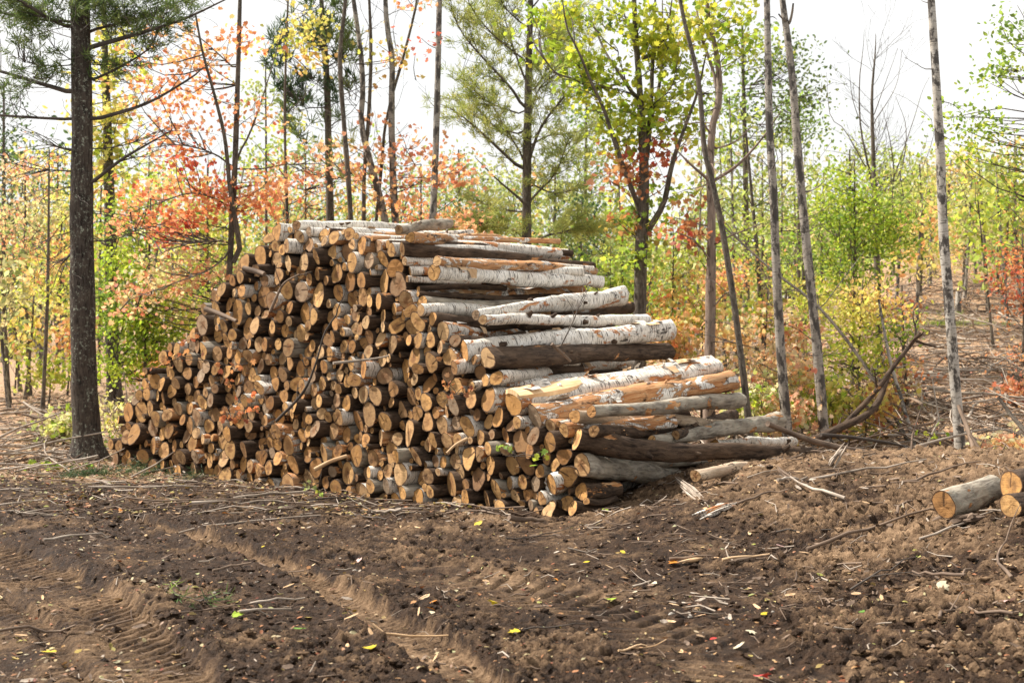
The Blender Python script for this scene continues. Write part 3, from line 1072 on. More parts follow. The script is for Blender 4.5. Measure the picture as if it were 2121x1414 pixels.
class Tree:
    """one tree: trunk (with limbs) and crown as parts; built from points measured on the photograph at distance Y"""
    def __init__(s, name, label, Y, trunk, bark='trunk', group=None, rough=.08, seg=12, n=26, cat='tree', dy=0.0):
        s.Y, s.bark, s.dens = Y, bark, .6
        s.tb, s.lb, s.cb = MB(), MB(), MB()
        pts = [P(p[0], p[1], Y + dy * i / max(1, len(trunk) - 1)) for i, p in enumerate(trunk)]
        g = terrain_z(pts[0][0], pts[0][1])
        rad = [p[2] / 2 / F * Y for p in trunk]
        if pts[0][2] > g - .05:
            d = unit(pts[0] - pts[1])
            k = (g - .12 - pts[0][2]) / min(d[2], -.3)
            base = pts[0] + d * k
            pts.insert(0, base)
            rad.insert(0, rad[0] * (1.0 + .12 * min(k, 1.5)))
        z = np.array(pts)
        q = smooth_path(np.c_[z, np.array(rad)], n)
        s.path, s.rad = q[:, :3], np.maximum(q[:, 3], .002)
        rr = s.rad.copy()
        fl = np.clip(1 - (s.path[:, 2] - g) / .45, 0, 1)
        rr = rr * (1 + .45 * fl ** 2.5)
        tube(s.tb, s.path, rr, seg, 0, rough, rnd=G.uniform(0, .5))
        s.src = [p for p in s.path]
        base = s.path[0].copy()
        base[2] = g
        s.o = thing(name, label, cat, base, group)
        s.limbs, s.parts = [], []

    def limb(s, pts, w0, w1=1.5, dy=0.0, n=12, seg=7):
        p = px_path(pts, s.Y, n, dy)
        # start on the trunk itself
        k = np.argmin(np.linalg.norm(s.path - p[0], axis=1))
        p[0] = p[0] * .3 + s.path[k] * .7
        m = MB()
        tube(m, p, np.linspace(w0, w1, n) / 2 / F * s.Y, seg, 0, .06)
        s.parts.append(m)
        s.src += [q for q in p[2:]]
        s.limbs.append(p)
        return p

    def rand_limbs(s, n, lo, hi, L, r, depth=1, up=.03, elev=(.0, .5), kids=(2, 4), wig=.16):
        out = []
        for _ in range(n):
            i = int(np.clip(R.uniform(lo, hi) * (len(s.path) - 1), 1, len(s.path) - 1))
            a = R.uniform(0, 6.283)
            e = R.uniform(*elev)
            d = np.array([math.cos(a) * math.cos(e), math.sin(a) * math.cos(e), math.sin(e)])
            ends = []
            grow(s.lb, s.path[i], d, L * R.uniform(.6, 1.2), r * R.uniform(.6, 1.1), depth, ends, 0, wig, up, kids)
            out += ends
        for p in out:
            s.src += [q for q in p[2:]]
        s.limbs += out
        return out

    def blob(s, px, py, rx, ry, n, pal, per=9, size=.085, spread=.16, shape=SH_MAPLE, flat=.4, tw=.35, depth=1.0, gap=.25, dy=0.0, thick=.35):
        c = blob_pts(s.Y + dy, px, py, rx, ry, max(3, int(n * s.dens)), depth, gap)
        if len(c) == 0:
            return
        spray_crown(s.cb, c, per, spread, size, pal, shape, flat, thick)
        twigs_to(s.lb, c, s.src, tw)

    def pine(s, limbs, pal, side=.45, step=.16, length=.11, per=12, start=.25, width=.008, double=1):
        for p in limbs:
            seg = np.r_[0, np.cumsum(np.linalg.norm(np.diff(p, axis=0), axis=1))]
            x = seg[-1] * start
            while x < seg[-1]:
                i = min(np.searchsorted(seg, x), len(p) - 1)
                d = unit(p[i] - p[i - 1])
                for sgn in (-1, 1):
                    sd = unit(np.cross(d, [0, 0, 1]) * sgn * R.uniform(.5, 1.1) + d * R.uniform(.5, 1) + G.normal(0, .28, 3))
                    L = side * R.uniform(.4, 1.15) * (1 - .45 * x / seg[-1])
                    q = np.array([p[i], p[i] + sd * L * .5 + G.normal(0, .02, 3), p[i] + sd * L])
                    tube(s.lb, q, [.006, .004, .002], 3)
                    m = max(2, int(L / .085)) * double
                    f = G.uniform(.3, 1.05, m)[:, None]
                    tufts(s.cb, p[i] + sd * L * f + G.normal(0, .03, (m, 3)), np.repeat(sd[None], m, 0) + G.normal(0, .3, (m, 3)), pal, length, per, width)
                x += step * R.uniform(.7, 1.3)
            tufts(s.cb, p[-3:] + 0.0, np.repeat(unit(p[-1] - p[-2])[None], 3, 0), pal, length, per, width)

    def done(s, leafmat='leaf', limbmat=None, trunk_name='trunk', crown_name='crown'):
        L = np.array(s.o.location)
        s.tb.build(trunk_name, M[s.bark], s.o, loc=L)
        for m in s.parts:
            m.build('limb', M[limbmat or s.bark], s.o, loc=L)
        if s.lb.n:
            s.lb.build('twigs', M[limbmat or 'twig'], s.o, loc=L)
        if s.cb.n:
            s.cb.build(crown_name, M[leafmat], s.o, smooth=False, loc=L)
        return s.o


# ================================================================== MAIN TREES
# 1 big pine at the left
t = Tree('pine_tree', 'big dark pine with lichen specked trunk beside the low end of the log pile', 17.6,
         [(183, 946, 66), (180, 900, 57), (174, 780, 52), (171, 600, 50), (169, 450, 47), (170, 250, 42), (167, 80, 40), (165, -120, 36)], 'pine', seg=20, n=40, rough=.05)
lim = [t.limb([(158, 195), (80, 172), (0, 148), (-90, 130)], 11, 4, .5), t.limb([(158, 248), (60, 243), (-20, 237), (-120, 225)], 7, 3, -.5), t.limb([(155, 312), (125, 306), (110, 300)], 7, 3),
       t.limb([(158, 62), (100, 38), (30, -5), (-60, -40)], 9, 3, -.8), t.limb([(158, 45), (60, 38), (-20, 22), (-100, 10)], 7, 2.5, .8),
       t.limb([(180, 100), (280, 72), (380, 40), (470, -2)], 11, 3, -1.0), t.limb([(182, 252), (300, 216), (390, 165), (412, 148)], 9, 3, -.8), t.limb([(180, 172), (250, 138), (310, 98), (342, 30)], 6, 2, -.4),
       t.limb([(182, 385), (250, 332), (300, 302), (356, 270)], 9, 2.5, -.6), t.limb([(180, 65), (300, 35), (380, 0)], 7, 2.5, .6), t.limb([(180, 20), (260, -20), (330, -60)], 7, 3, -.6),
       t.limb([(152, 520), (138, 535), (126, 548)], 7, 3), t.limb([(182, 500), (240, 495), (300, 470)], 3, 1.2, -.4), t.limb([(182, 310), (260, 300), (330, 270)], 3, 1.2, .3), t.limb([(160, 355), (80, 350), (10, 335)], 3.5, 1.2, -.5),
       t.limb([(165, -10), (120, -40), (60, -70)], 6, 3, -.8), t.limb([(165, 0), (230, -20), (300, -30)], 5, 3, -.9)]
for p in lim:
    if len(p) and R.random() < .95:
        for _ in range(9):
            i = R.randint(3, len(p) - 1)
            e = []
            grow(t.lb, p[i], unit(unit(p[i] - p[i - 1]) + G.normal(0, .6, 3)), R.uniform(.25, .7), .006, 1, e, 0, .15, -.01, (1, 3))
t.rand_limbs(26, .45, .80, .8, .009, 1, -.02, (-.3, .35))
t.rand_limbs(9, .18, .45, .3, .008, 0, -.02, (-.4, .2))
up = [lim[i] for i in (3, 4, 9, 10, 15, 16)]
t.pine(up, 'pine', .55, .13, .11, 13, .05, .008, 1)
t.pine([lim[5][:9], lim[7], lim[0][7:]], 'pine', .5, .16, .11, 12, .35)
for px, py, rx, ry, n in ((60, 110, 75, 70, 90), (150, 20, 110, 35, 150), (30, 20, 70, 40, 130), (285, 30, 80, 35, 120), (20, 175, 45, 30, 40), (100, 150, 60, 50, 60), (230, 130, 60, 40, 50)):
    c = blob_pts(17.5, px, py, rx, ry, int(n * .5), 1.2, .3)
    tufts(t.cb, c, G.normal(0, 1, (len(c), 3)) + np.array([0, 0, .3]), 'pine', .12, 14, .008)
    twigs_to(t.lb, c, t.src, .5, .008)
t.done('needle', 'twig')

# 2 dark trunk behind it
t = Tree('pine_tree', 'smaller dark trunk standing behind the big lichen specked pine', 25.0, [(238, 842, 32), (233, 700, 28), (228, 470, 24), (222, 250, 18), (216, 60, 12), (212, -100, 8)], 'pine')
t.rand_limbs(26, .3, .95, 1.3, .014, 1, .03, (.0, .6))
for a in ((215, 210, 60, 100, 70, 'yellow'), (230, 330, 45, 90, 50, ['yellow', 'lime']), (250, 120, 50, 80, 40, ['lime', 'yellow'])):
    t.blob(*a, per=9, size=.11, spread=.2, gap=.3)
t.done()

# 3 red maple
t = Tree('maple_tree', 'slender twin stemmed maple with red and orange leaves rising behind the pile', 19.5, [(474, 585, 13), (480, 470, 13), (487, 330, 12), (493, 150, 10), (497, 0, 8), (500, -120, 6)], 'trunk', seg=10)
t.dens = .27
t.limb([(500, 540), (490, 470), (476, 390), (466, 290), (445, 200), (420, 110), (405, 30)], 12, 4, -.8, 20)
t.limb([(487, 330), (520, 270), (560, 150), (585, 60)], 5, 1.5, .6)
t.limb([(466, 330), (420, 310), (360, 300), (300, 310)], 4, 1.2, -1.0)
t.limb([(470, 420), (400, 400), (330, 420), (270, 440)], 4, 1.2, -1.0)
t.limb([(486, 350), (540, 350), (600, 340), (650, 350)], 4, 1.2, -.6)
t.limb([(493, 150), (450, 110), (400, 70), (330, 50)], 4, 1.2, .6)
t.limb([(478, 500), (430, 500), (370, 510), (300, 540)], 4, 1.2, -1.2)
t.limb([(480, 520), (430, 560), (350, 590), (270, 620)], 4, 1.2, -1.4)
for a in ((345, 130, 110, 70, 60, ['orange', 'fire']), (300, 195, 70, 40, 34, 'fire'), (430, 80, 80, 60, 30, 'orange'), (480, 60, 60, 60, 24, 'fire'), (400, 235, 90, 45, 46, ['salmon', 'orange']),
          (520, 245, 60, 25, 22, 'fire'), (355, 335, 80, 40, 44, ['fire', 'red']), (330, 290, 60, 40, 24, 'fire'), (500, 400, 80, 60, 66, ['salmon', 'fire']), (390, 430, 120, 55, 90, ['fire', 'salmon']), (345, 470, 55, 38, 60, ['red', 'fire']),
          (300, 450, 70, 40, 50, ['salmon', 'orange']), (560, 400, 50, 50, 36, ['salmon', 'fire']), (440, 400, 50, 30, 40, ['red', 'fire']), (330, 570, 100, 45, 80, ['salmon', 'pale']), (290, 630, 70, 35, 50, ['salmon', 'pale']),
          (390, 620, 60, 50, 36, ['salmon', 'pale']), (420, 540, 60, 50, 36, ['salmon', 'pale']), (370, 680, 60, 30, 16, 'pale'), (640, 345, 60, 35, 36, 'salmon'), (330, 395, 90, 26, 26, 'fire'), (390, 170, 120, 90, 22, 'fire')):
    t.blob(*a, per=14, size=.072, spread=.20, gap=.35, tw=.6, depth=.9)
t.done()

# 4 scraggly pine with dark tufts
t = Tree('pine_tree', 'thin scraggly pine with sparse dark needle tufts behind the pile peak', 22.0, [(684, 462, 17), (681, 330, 15), (677, 170, 13), (668, 40, 10), (660, -100, 7)], 'trunk')
e = t.rand_limbs(34, .30, 1, .9, .011, 1, .05, (-.1, .6), (2, 3))
for px, py, rx, ry, n, pl in ((575, 100, 28, 60, 60, 'dpine'), (640, 60, 45, 60, 90, ['dpine', 'pine']), (600, 190, 40, 50, 50, 'dpine'), (690, 60, 45, 60, 80, 'pine'), (660, 170, 60, 60, 70, 'dpine'), (720, 120, 30, 60, 40, 'pine'), (640, 260, 80, 45, 40, 'pine'), (690, 330, 70, 45, 36, 'pinesoft')):
    c = blob_pts(22, px, py, rx * 1.15, ry * 1.1, int(n * .45), 1, .3)
    tufts(t.cb, c, G.normal(0, .35, (len(c), 3)) + np.array([0, 0, 1.0]), pl, .21, 16, .012)
    twigs_to(t.lb, c, t.src, .8, .009)
t.done('needle')
t = Tree('maple_tree', 'yellow leaved sapling stem close by the scraggly pine', 21.0, [(594, 420, 7), (590, 260, 6), (592, 120, 5), (598, -30, 4)], 'trunk', seg=6)
t.rand_limbs(12, .4, 1, .9, .008, 1, .06, (.2, .8))
for a in ((640, 60, 40, 60, 34, 'yellow'), (590, 110, 30, 40, 18, ['yellow', 'lime']), (650, 120, 30, 40, 14, ['yellow', 'orange'])):
    t.blob(*a, per=9, size=.075, spread=.17)
t.done()

# 5 bare grey stems
for pts, lab, bk in (
        ([(727, 465, 11), (722, 380, 11), (712, 250, 10), (704, 120, 9), (716, 0, 8), (722, -90, 6)], 'thin dark stem just right of the scraggly pine', 'trunk'),
        ([(800, 470, 15), (785, 400, 14), (765, 330, 13), (748, 255, 12), (752, 180, 11), (745, 90, 10), (732, 0, 9), (724, -90, 7)], 'grey stem with a bent waist behind the flat top log', 'greytrunk'),
        ([(753, 465, 9), (755, 350, 8), (765, 220, 8), (768, 90, 7), (762, -60, 5)], 'straight slim stem crossing the bent grey stem', 'trunk'),
        ([(820, 470, 16), (815, 390, 15), (811, 240, 13), (812, 120, 12), (800, 40, 10), (797, -90, 8)], 'grey maple stem standing upright right of the bent grey stem', 'greytrunk'),
        ([(785, 400, 7), (800, 250, 6), (835, 120, 6), (860, 20, 5), (872, -60, 4)], 'thin bare stem leaning right between grey maple and pale pole', 'trunk')):
    t = Tree('bare_tree', lab, 20.5 + R.uniform(-.5, 1), pts, bk, 'bare grey stems behind the pile', seg=8)
    t.rand_limbs(9, .25, 1, .8, .007, 1, .08, (.3, .9))
    if 'bent waist' in lab or 'upright' in lab:
        for a in ((790, 320, 60, 90, 18, 'salmon'), (860, 340, 70, 60, 16, 'salmon'), (735, 340, 60, 60, 12, 'orange'), (800, 110, 60, 80, 12, ['orange', 'yellow']), (840, 420, 70, 30, 10, ['salmon', 'fire'])):
            t.blob(*a, per=8, size=.075, spread=.2, tw=.6)
    t.done()
t = Tree('birch_tree', 'straight pale pole of a tree with bare trunk above the pile top', 19.5, [(896, 458, 15), (900, 380, 14), (905, 230, 13), (908, 100, 12), (911, -60, 11)], 'greytrunk', seg=12)
t.rand_limbs(6, .3, .9, .5, .006, 1, .05, (.0, .6))
for a in ((900, 350, 60, 50, 14, 'fire'), (940, 350, 50, 40, 22, ['salmon', 'fire']), (880, 20, 50, 30, 8, 'fire'), (880, 90, 60, 40, 5, 'red'), (960, 470, 50, 30, 26, ['salmon', 'orange'])):
    t.blob(*a, per=8, size=.07, spread=.18, tw=.5)
t.done()

# 7 central white pine
t = Tree('pine_tree', 'feathery yellow green white pine with upswept limbs behind the pile shoulder', 21.0, [(1091, 530, 20), (1091, 400, 19), (1093, 250, 17), (1096, 120, 14), (1099, 0, 11), (1100, -110, 8)], 'trunk', seg=14)
lim = []
for pts, w, dy in (([(1083, 417), (1030, 372), (985, 327)], 6, -.6), ([(1081, 352), (1035, 310), (975, 255), (930, 222)], 8, -.8), ([(1088, 232), (1060, 185), (1000, 120), (955, 65), (928, 0)], 7, -.5),
                   ([(1090, 172), (1064, 100), (1045, 35), (1035, -30)], 5, .6), ([(1086, 280), (1040, 268), (985, 240), (940, 200)], 4, .7), ([(1086, 330), (1050, 270), (1020, 220), (1000, 190)], 5, .9),
                   ([(1096, 330), (1120, 265), (1165, 205), (1205, 160), (1222, 90)], 7, -.7), ([(1098, 90), (1150, 62), (1195, 15)], 5, .5), ([(1098, 415), (1150, 360), (1166, 320), (1178, 290)], 5, -.5),
                   ([(1092, 500), (1062, 476), (1010, 462), (960, 470)], 5, -.8), ([(1098, 500), (1150, 484), (1200, 476), (1285, 462)], 4, .6), ([(1096, 200), (1130, 150), (1150, 90), (1165, 40)], 5, .8),
                   ([(1094, 60), (1050, 20), (1010, -40)], 4, .5), ([(1094, 130), (1030, 80), (985, 30), (960, -20)], 4, -.9), ([(1098, 300), (1140, 280), (1190, 275), (1240, 250)], 4, .8), ([(1092, 440), (1020, 430), (970, 400)], 4, .8),
                   ([(1098, 380), (1150, 400), (1210, 385)], 4, -.6), ([(1088, 240), (1010, 210), (955, 160)], 4, .4), ([(1100, 20), (1130, -20), (1160, -70)], 4, .3), ([(1096, 250), (1120, 180), (1190, 130)], 4, -.8)):
    lim.append(t.limb(pts, w, 1.5, dy))
t.pine(lim[1:], 'pinesoft', .60, .12, .11, 11, .18, .007, 1)
t.pine(lim[9:12], 'pinesoft', .8, .14, .11, 12, .2, .008, 2)
for px, py, rx, ry, n in ((1000, 60, 50, 60, 80), (985, 180, 50, 70, 90), (1060, 150, 50, 120, 90), (1140, 180, 60, 110, 110), (1160, 60, 50, 50, 70), (1120, 320, 70, 60, 70), (1180, 330, 60, 60, 60), (1030, 290, 60, 60, 60), (1050, 20, 60, 50, 70)):
    c = blob_pts(21, px, py, rx, ry, int(n * .55), 1, .3)
    tufts(t.cb, c, G.normal(0, .6, (len(c), 3)) + np.array([0, 0, .5]), 'pinesoft', .13, 14, .009)
    twigs_to(t.lb, c, t.src, .5, .006)
t.done('needle')

# 8 many stemmed oak
t = Tree('oak_tree', 'dark many stemmed oak with fresh yellow green leaves behind the birch butts', 18.2, [(1325, 648, 28), (1328, 520, 26), (1332, 420, 25), (1334, 345, 20), (1326, 200, 14), (1316, 60, 11), (1311, -90, 8)], 'trunk', seg=14, rough=.09)
for pts, w, dy in (([(1336, 350), (1346, 250), (1352, 120), (1357, 0), (1358, -60)], 14, .4), ([(1328, 440), (1300, 370), (1275, 300), (1248, 220), (1222, 165), (1200, 110), (1175, 60), (1165, 0)], 12, -.8),
                   ([(1318, 205), (1285, 155), (1255, 110), (1232, 60), (1212, 30)], 9, .8), ([(1340, 480), (1375, 420), (1392, 340), (1420, 260), (1445, 190), (1465, 100)], 14, -.6), ([(1318, 100), (1300, 50), (1278, -10)], 6, .5),
                   ([(1350, 120), (1380, 70), (1392, 0)], 8, -.5), ([(1235, 190), (1190, 165), (1150, 150), (1120, 110)], 5, -.6), ([(1345, 260), (1365, 180), (1372, 100), (1372, 0)], 9, .9)):
    t.limb(pts, w, 2.5, dy, 16, 8)
t.rand_limbs(16, .5, 1, .9, .010, 1, .05, (.1, .8))
for a in ((1175, 120, 55, 50, 30, ['oak', 'lime']), (1205, 155, 40, 50, 26, 'lime'), (1230, 195, 45, 40, 22, 'oak'), (1245, 30, 60, 30, 26, ['oak', 'green']), (1330, 60, 70, 70, 60, 'oak'), (1385, 80, 50, 80, 50, 'oak'),
          (1300, 260, 60, 50, 34, 'lime'), (1370, 210, 60, 60, 40, 'oak'), (1275, 290, 40, 40, 16, 'oak'), (1420, 200, 50, 60, 26, 'lime'), (1410, 290, 40, 40, 14, 'oak'), (1290, 380, 40, 70, 26, 'rust'), (1350, 340, 40, 60, 16, ['rust', 'red']),
          (1300, 460, 50, 30, 16, ['rust', 'lime']), (1360, 420, 60, 60, 16, ['lime', 'green']), (1325, 140, 90, 80, 24, ['lime', 'oak']), (1330, 520, 60, 50, 20, ['lime', 'green']), (1160, 40, 40, 40, 16, 'oak'), (1110, 60, 40, 50, 12, 'lime')):
    t.blob(*a, per=11, size=.082, spread=.17, gap=.3, tw=.6)
t.done()

# 9 snag with peeling bark
t = Tree('dead_pine', 'dead tree with orange tan bare wood and broken crossing limbs', 17.4, [(1470, 745, 23), (1472, 600, 21), (1474, 470, 18), (1471, 330, 16), (1478, 250, 15), (1490, 205, 14), (1486, 120, 11), (1468, 40, 9), (1460, -70, 6)], 'snag', seg=12, rough=.1)
for pts, w, dy in (([(1490, 215), (1478, 150), (1455, 80), (1440, 0), (1436, -60)], 9, .5), ([(1478, 375), (1530, 340), (1580, 285), (1618, 230)], 8, -.7), ([(1470, 375), (1430, 340), (1400, 310)], 8, -.5), ([(1474, 310), (1520, 295), (1560, 260)], 5, .4),
                   ([(1474, 510), (1510, 490), (1580, 462)], 5, -.4), ([(1472, 540), (1440, 500), (1400, 480)], 4, -.5), ([(1474, 640), (1500, 610), (1520, 600)], 4, -.4), ([(1470, 275), (1450, 245)], 5, -.2), ([(1472, 470), (1430, 460), (1395, 450)], 4, .3)):
    t.limb(pts, w, 2, dy, 12, 7)
t.rand_limbs(26, .25, .8, .55, .008, 1, -.03, (-.5, .5))
for a in ((1440, 460, 50, 60, 14, 'rust'), (1420, 470, 40, 40, 10, ['red', 'rust']), (1500, 60, 60, 60, 26, ['oak', 'lime']), (1480, 20, 70, 40, 22, ['green', 'oak']), (1530, 120, 50, 50, 18, 'lime'), (1440, 60, 40, 50, 20, ['oak', 'yellow'])):
    t.blob(*a, per=10, size=.08, spread=.16, tw=.7)
t.done('leaf', 'snag')

# 10-13 right hand trunks
for pts, Y, lab, bk, nm, nl in (
        ([(1550, 868, 15), (1540, 780, 14), (1522, 640, 13), (1497, 480, 13), (1478, 390, 12), (1458, 300, 11), (1447, 170, 10), (1412, 20, 8), (1402, -60, 6)], 15.8, 'thin dark sapling leaning left across the dead tan tree', 'trunk', 'maple_tree', 10),
        ([(1630, 890, 22), (1618, 740, 20), (1608, 560, 18), (1603, 420, 17), (1594, 270, 16), (1591, 120, 14), (1587, -60, 12)], 16.2, 'slim grey trunk standing straight just past the log ends', 'greytrunk', 'aspen_tree', 7),
        ([(1706, 885, 22), (1692, 720, 20), (1676, 560, 19), (1662, 420, 18), (1650, 280, 17), (1640, 150, 15), (1622, 10, 13), (1612, -80, 11)], 16.6, 'grey trunk leaning left with a short forked stub near its top', 'greytrunk', 'aspen_tree', 9),
        ([(1990, 948, 23), (1982, 840, 22), (1968, 660, 21), (1954, 480, 20), (1948, 330, 19), (1938, 150, 17), (1929, 0, 15), (1925, -90, 14)], 15.4, 'tall pale aspen trunk standing alone before the cleared slope', 'aspen', 'aspen_tree', 3)):
    t = Tree(nm, lab, Y, pts, bk, None, .05, 14, 34)
    t.rand_limbs(nl, .2, .8, .45, .007, 1, .05, (-.1, .6))
    t.rand_limbs(14, .08, .95, .14, .009, 0, .0, (-.1, .7))
    t.rand_limbs(8, .15, .6, .6, .004, 1, .05, (-.3, .5))
    if 'forked stub' in lab:
        t.limb([(1634, 52), (1640, 30), (1643, 8)], 7, 4, -.2)
        t.limb([(1632, 48), (1620, 38), (1613, 30)], 5, 3, -.2)
        t.limb([(1668, 398), (1690, 390), (1712, 370)], 4, 1.5, -.3)
        t.limb([(1700, 640), (1760, 560), (1790, 520)], 2.5, 1, .4)
    t.done()

# bare twin dead tree on the right
t = Tree('dead_tree', 'bare twiggy tree with thin upright twin tops against white sky', 24.0, [(1822, 760, 15), (1818, 600, 14), (1812, 420, 12), (1809, 330, 9), (1806, 200, 6), (1813, 110, 3), (1814, 70, 1.2)], 'trunk', seg=9)
for pts, w, dy in (([(1812, 420), (1795, 330), (1782, 260), (1780, 170), (1788, 100), (1790, 60)], 9, .4), ([(1818, 480), (1850, 390), (1845, 300), (1825, 215)], 7, -.4), ([(1850, 390), (1872, 330), (1876, 260), (1855, 200)], 5, .3),
                   ([(1848, 380), (1895, 240), (1910, 190), (1925, 160)], 4, -.3), ([(1800, 360), (1750, 270), (1720, 240), (1712, 150)], 4, .5), ([(1806, 250), (1860, 100)], 3, -.3), ([(1806, 260), (1855, 180), (1868, 105)], 3, .5),
                   ([(1850, 500), (1848, 400), (1840, 300)], 6, .6), ([(1815, 480), (1840, 440), (1890, 390), (1935, 270), (1895, 215), (1845, 190)], 3, .4), ([(1782, 255), (1765, 200), (1758, 130)], 3, -.3)):
    t.limb(pts, w * .72, .7, dy, 12, 5)
t.rand_limbs(46, .42, .97, .8, .0045, 1, .10, (.3, 1.1), (3, 6), .12)
t.done()

# ================================================================== TREES FARTHER BACK
def back_tree(name, label, Y, px, top, lean=0, w=8, blobs=(), bark='trunk', per=9, size=.13, spread=.26, group=None, limbs=8, shape=SH_OVAL, gap=.25, tw=.25):
    x0 = (px - CX) / F * Y
    g = terrain_z(x0, Y)
    by = HY - (g - CH) * F / Y
    mx = px + lean * .4 + R.uniform(-6, 6)
    t = Tree(name, label, Y, [(px, by, w), (mx, by + (top - by) * .45, w * .8), (px + lean, top + 10, w * .35)], bark, group, seg=8, n=16)
    if limbs:
        t.rand_limbs(limbs, .3, .95, .9 * Y / 24, .009 * Y / 24, 1, .08, (.2, .9))
    for b in blobs:
        t.blob(*b, per=per, size=size, spread=spread, shape=shape, gap=gap, tw=.5, flat=.3)
    t.done()
    return t


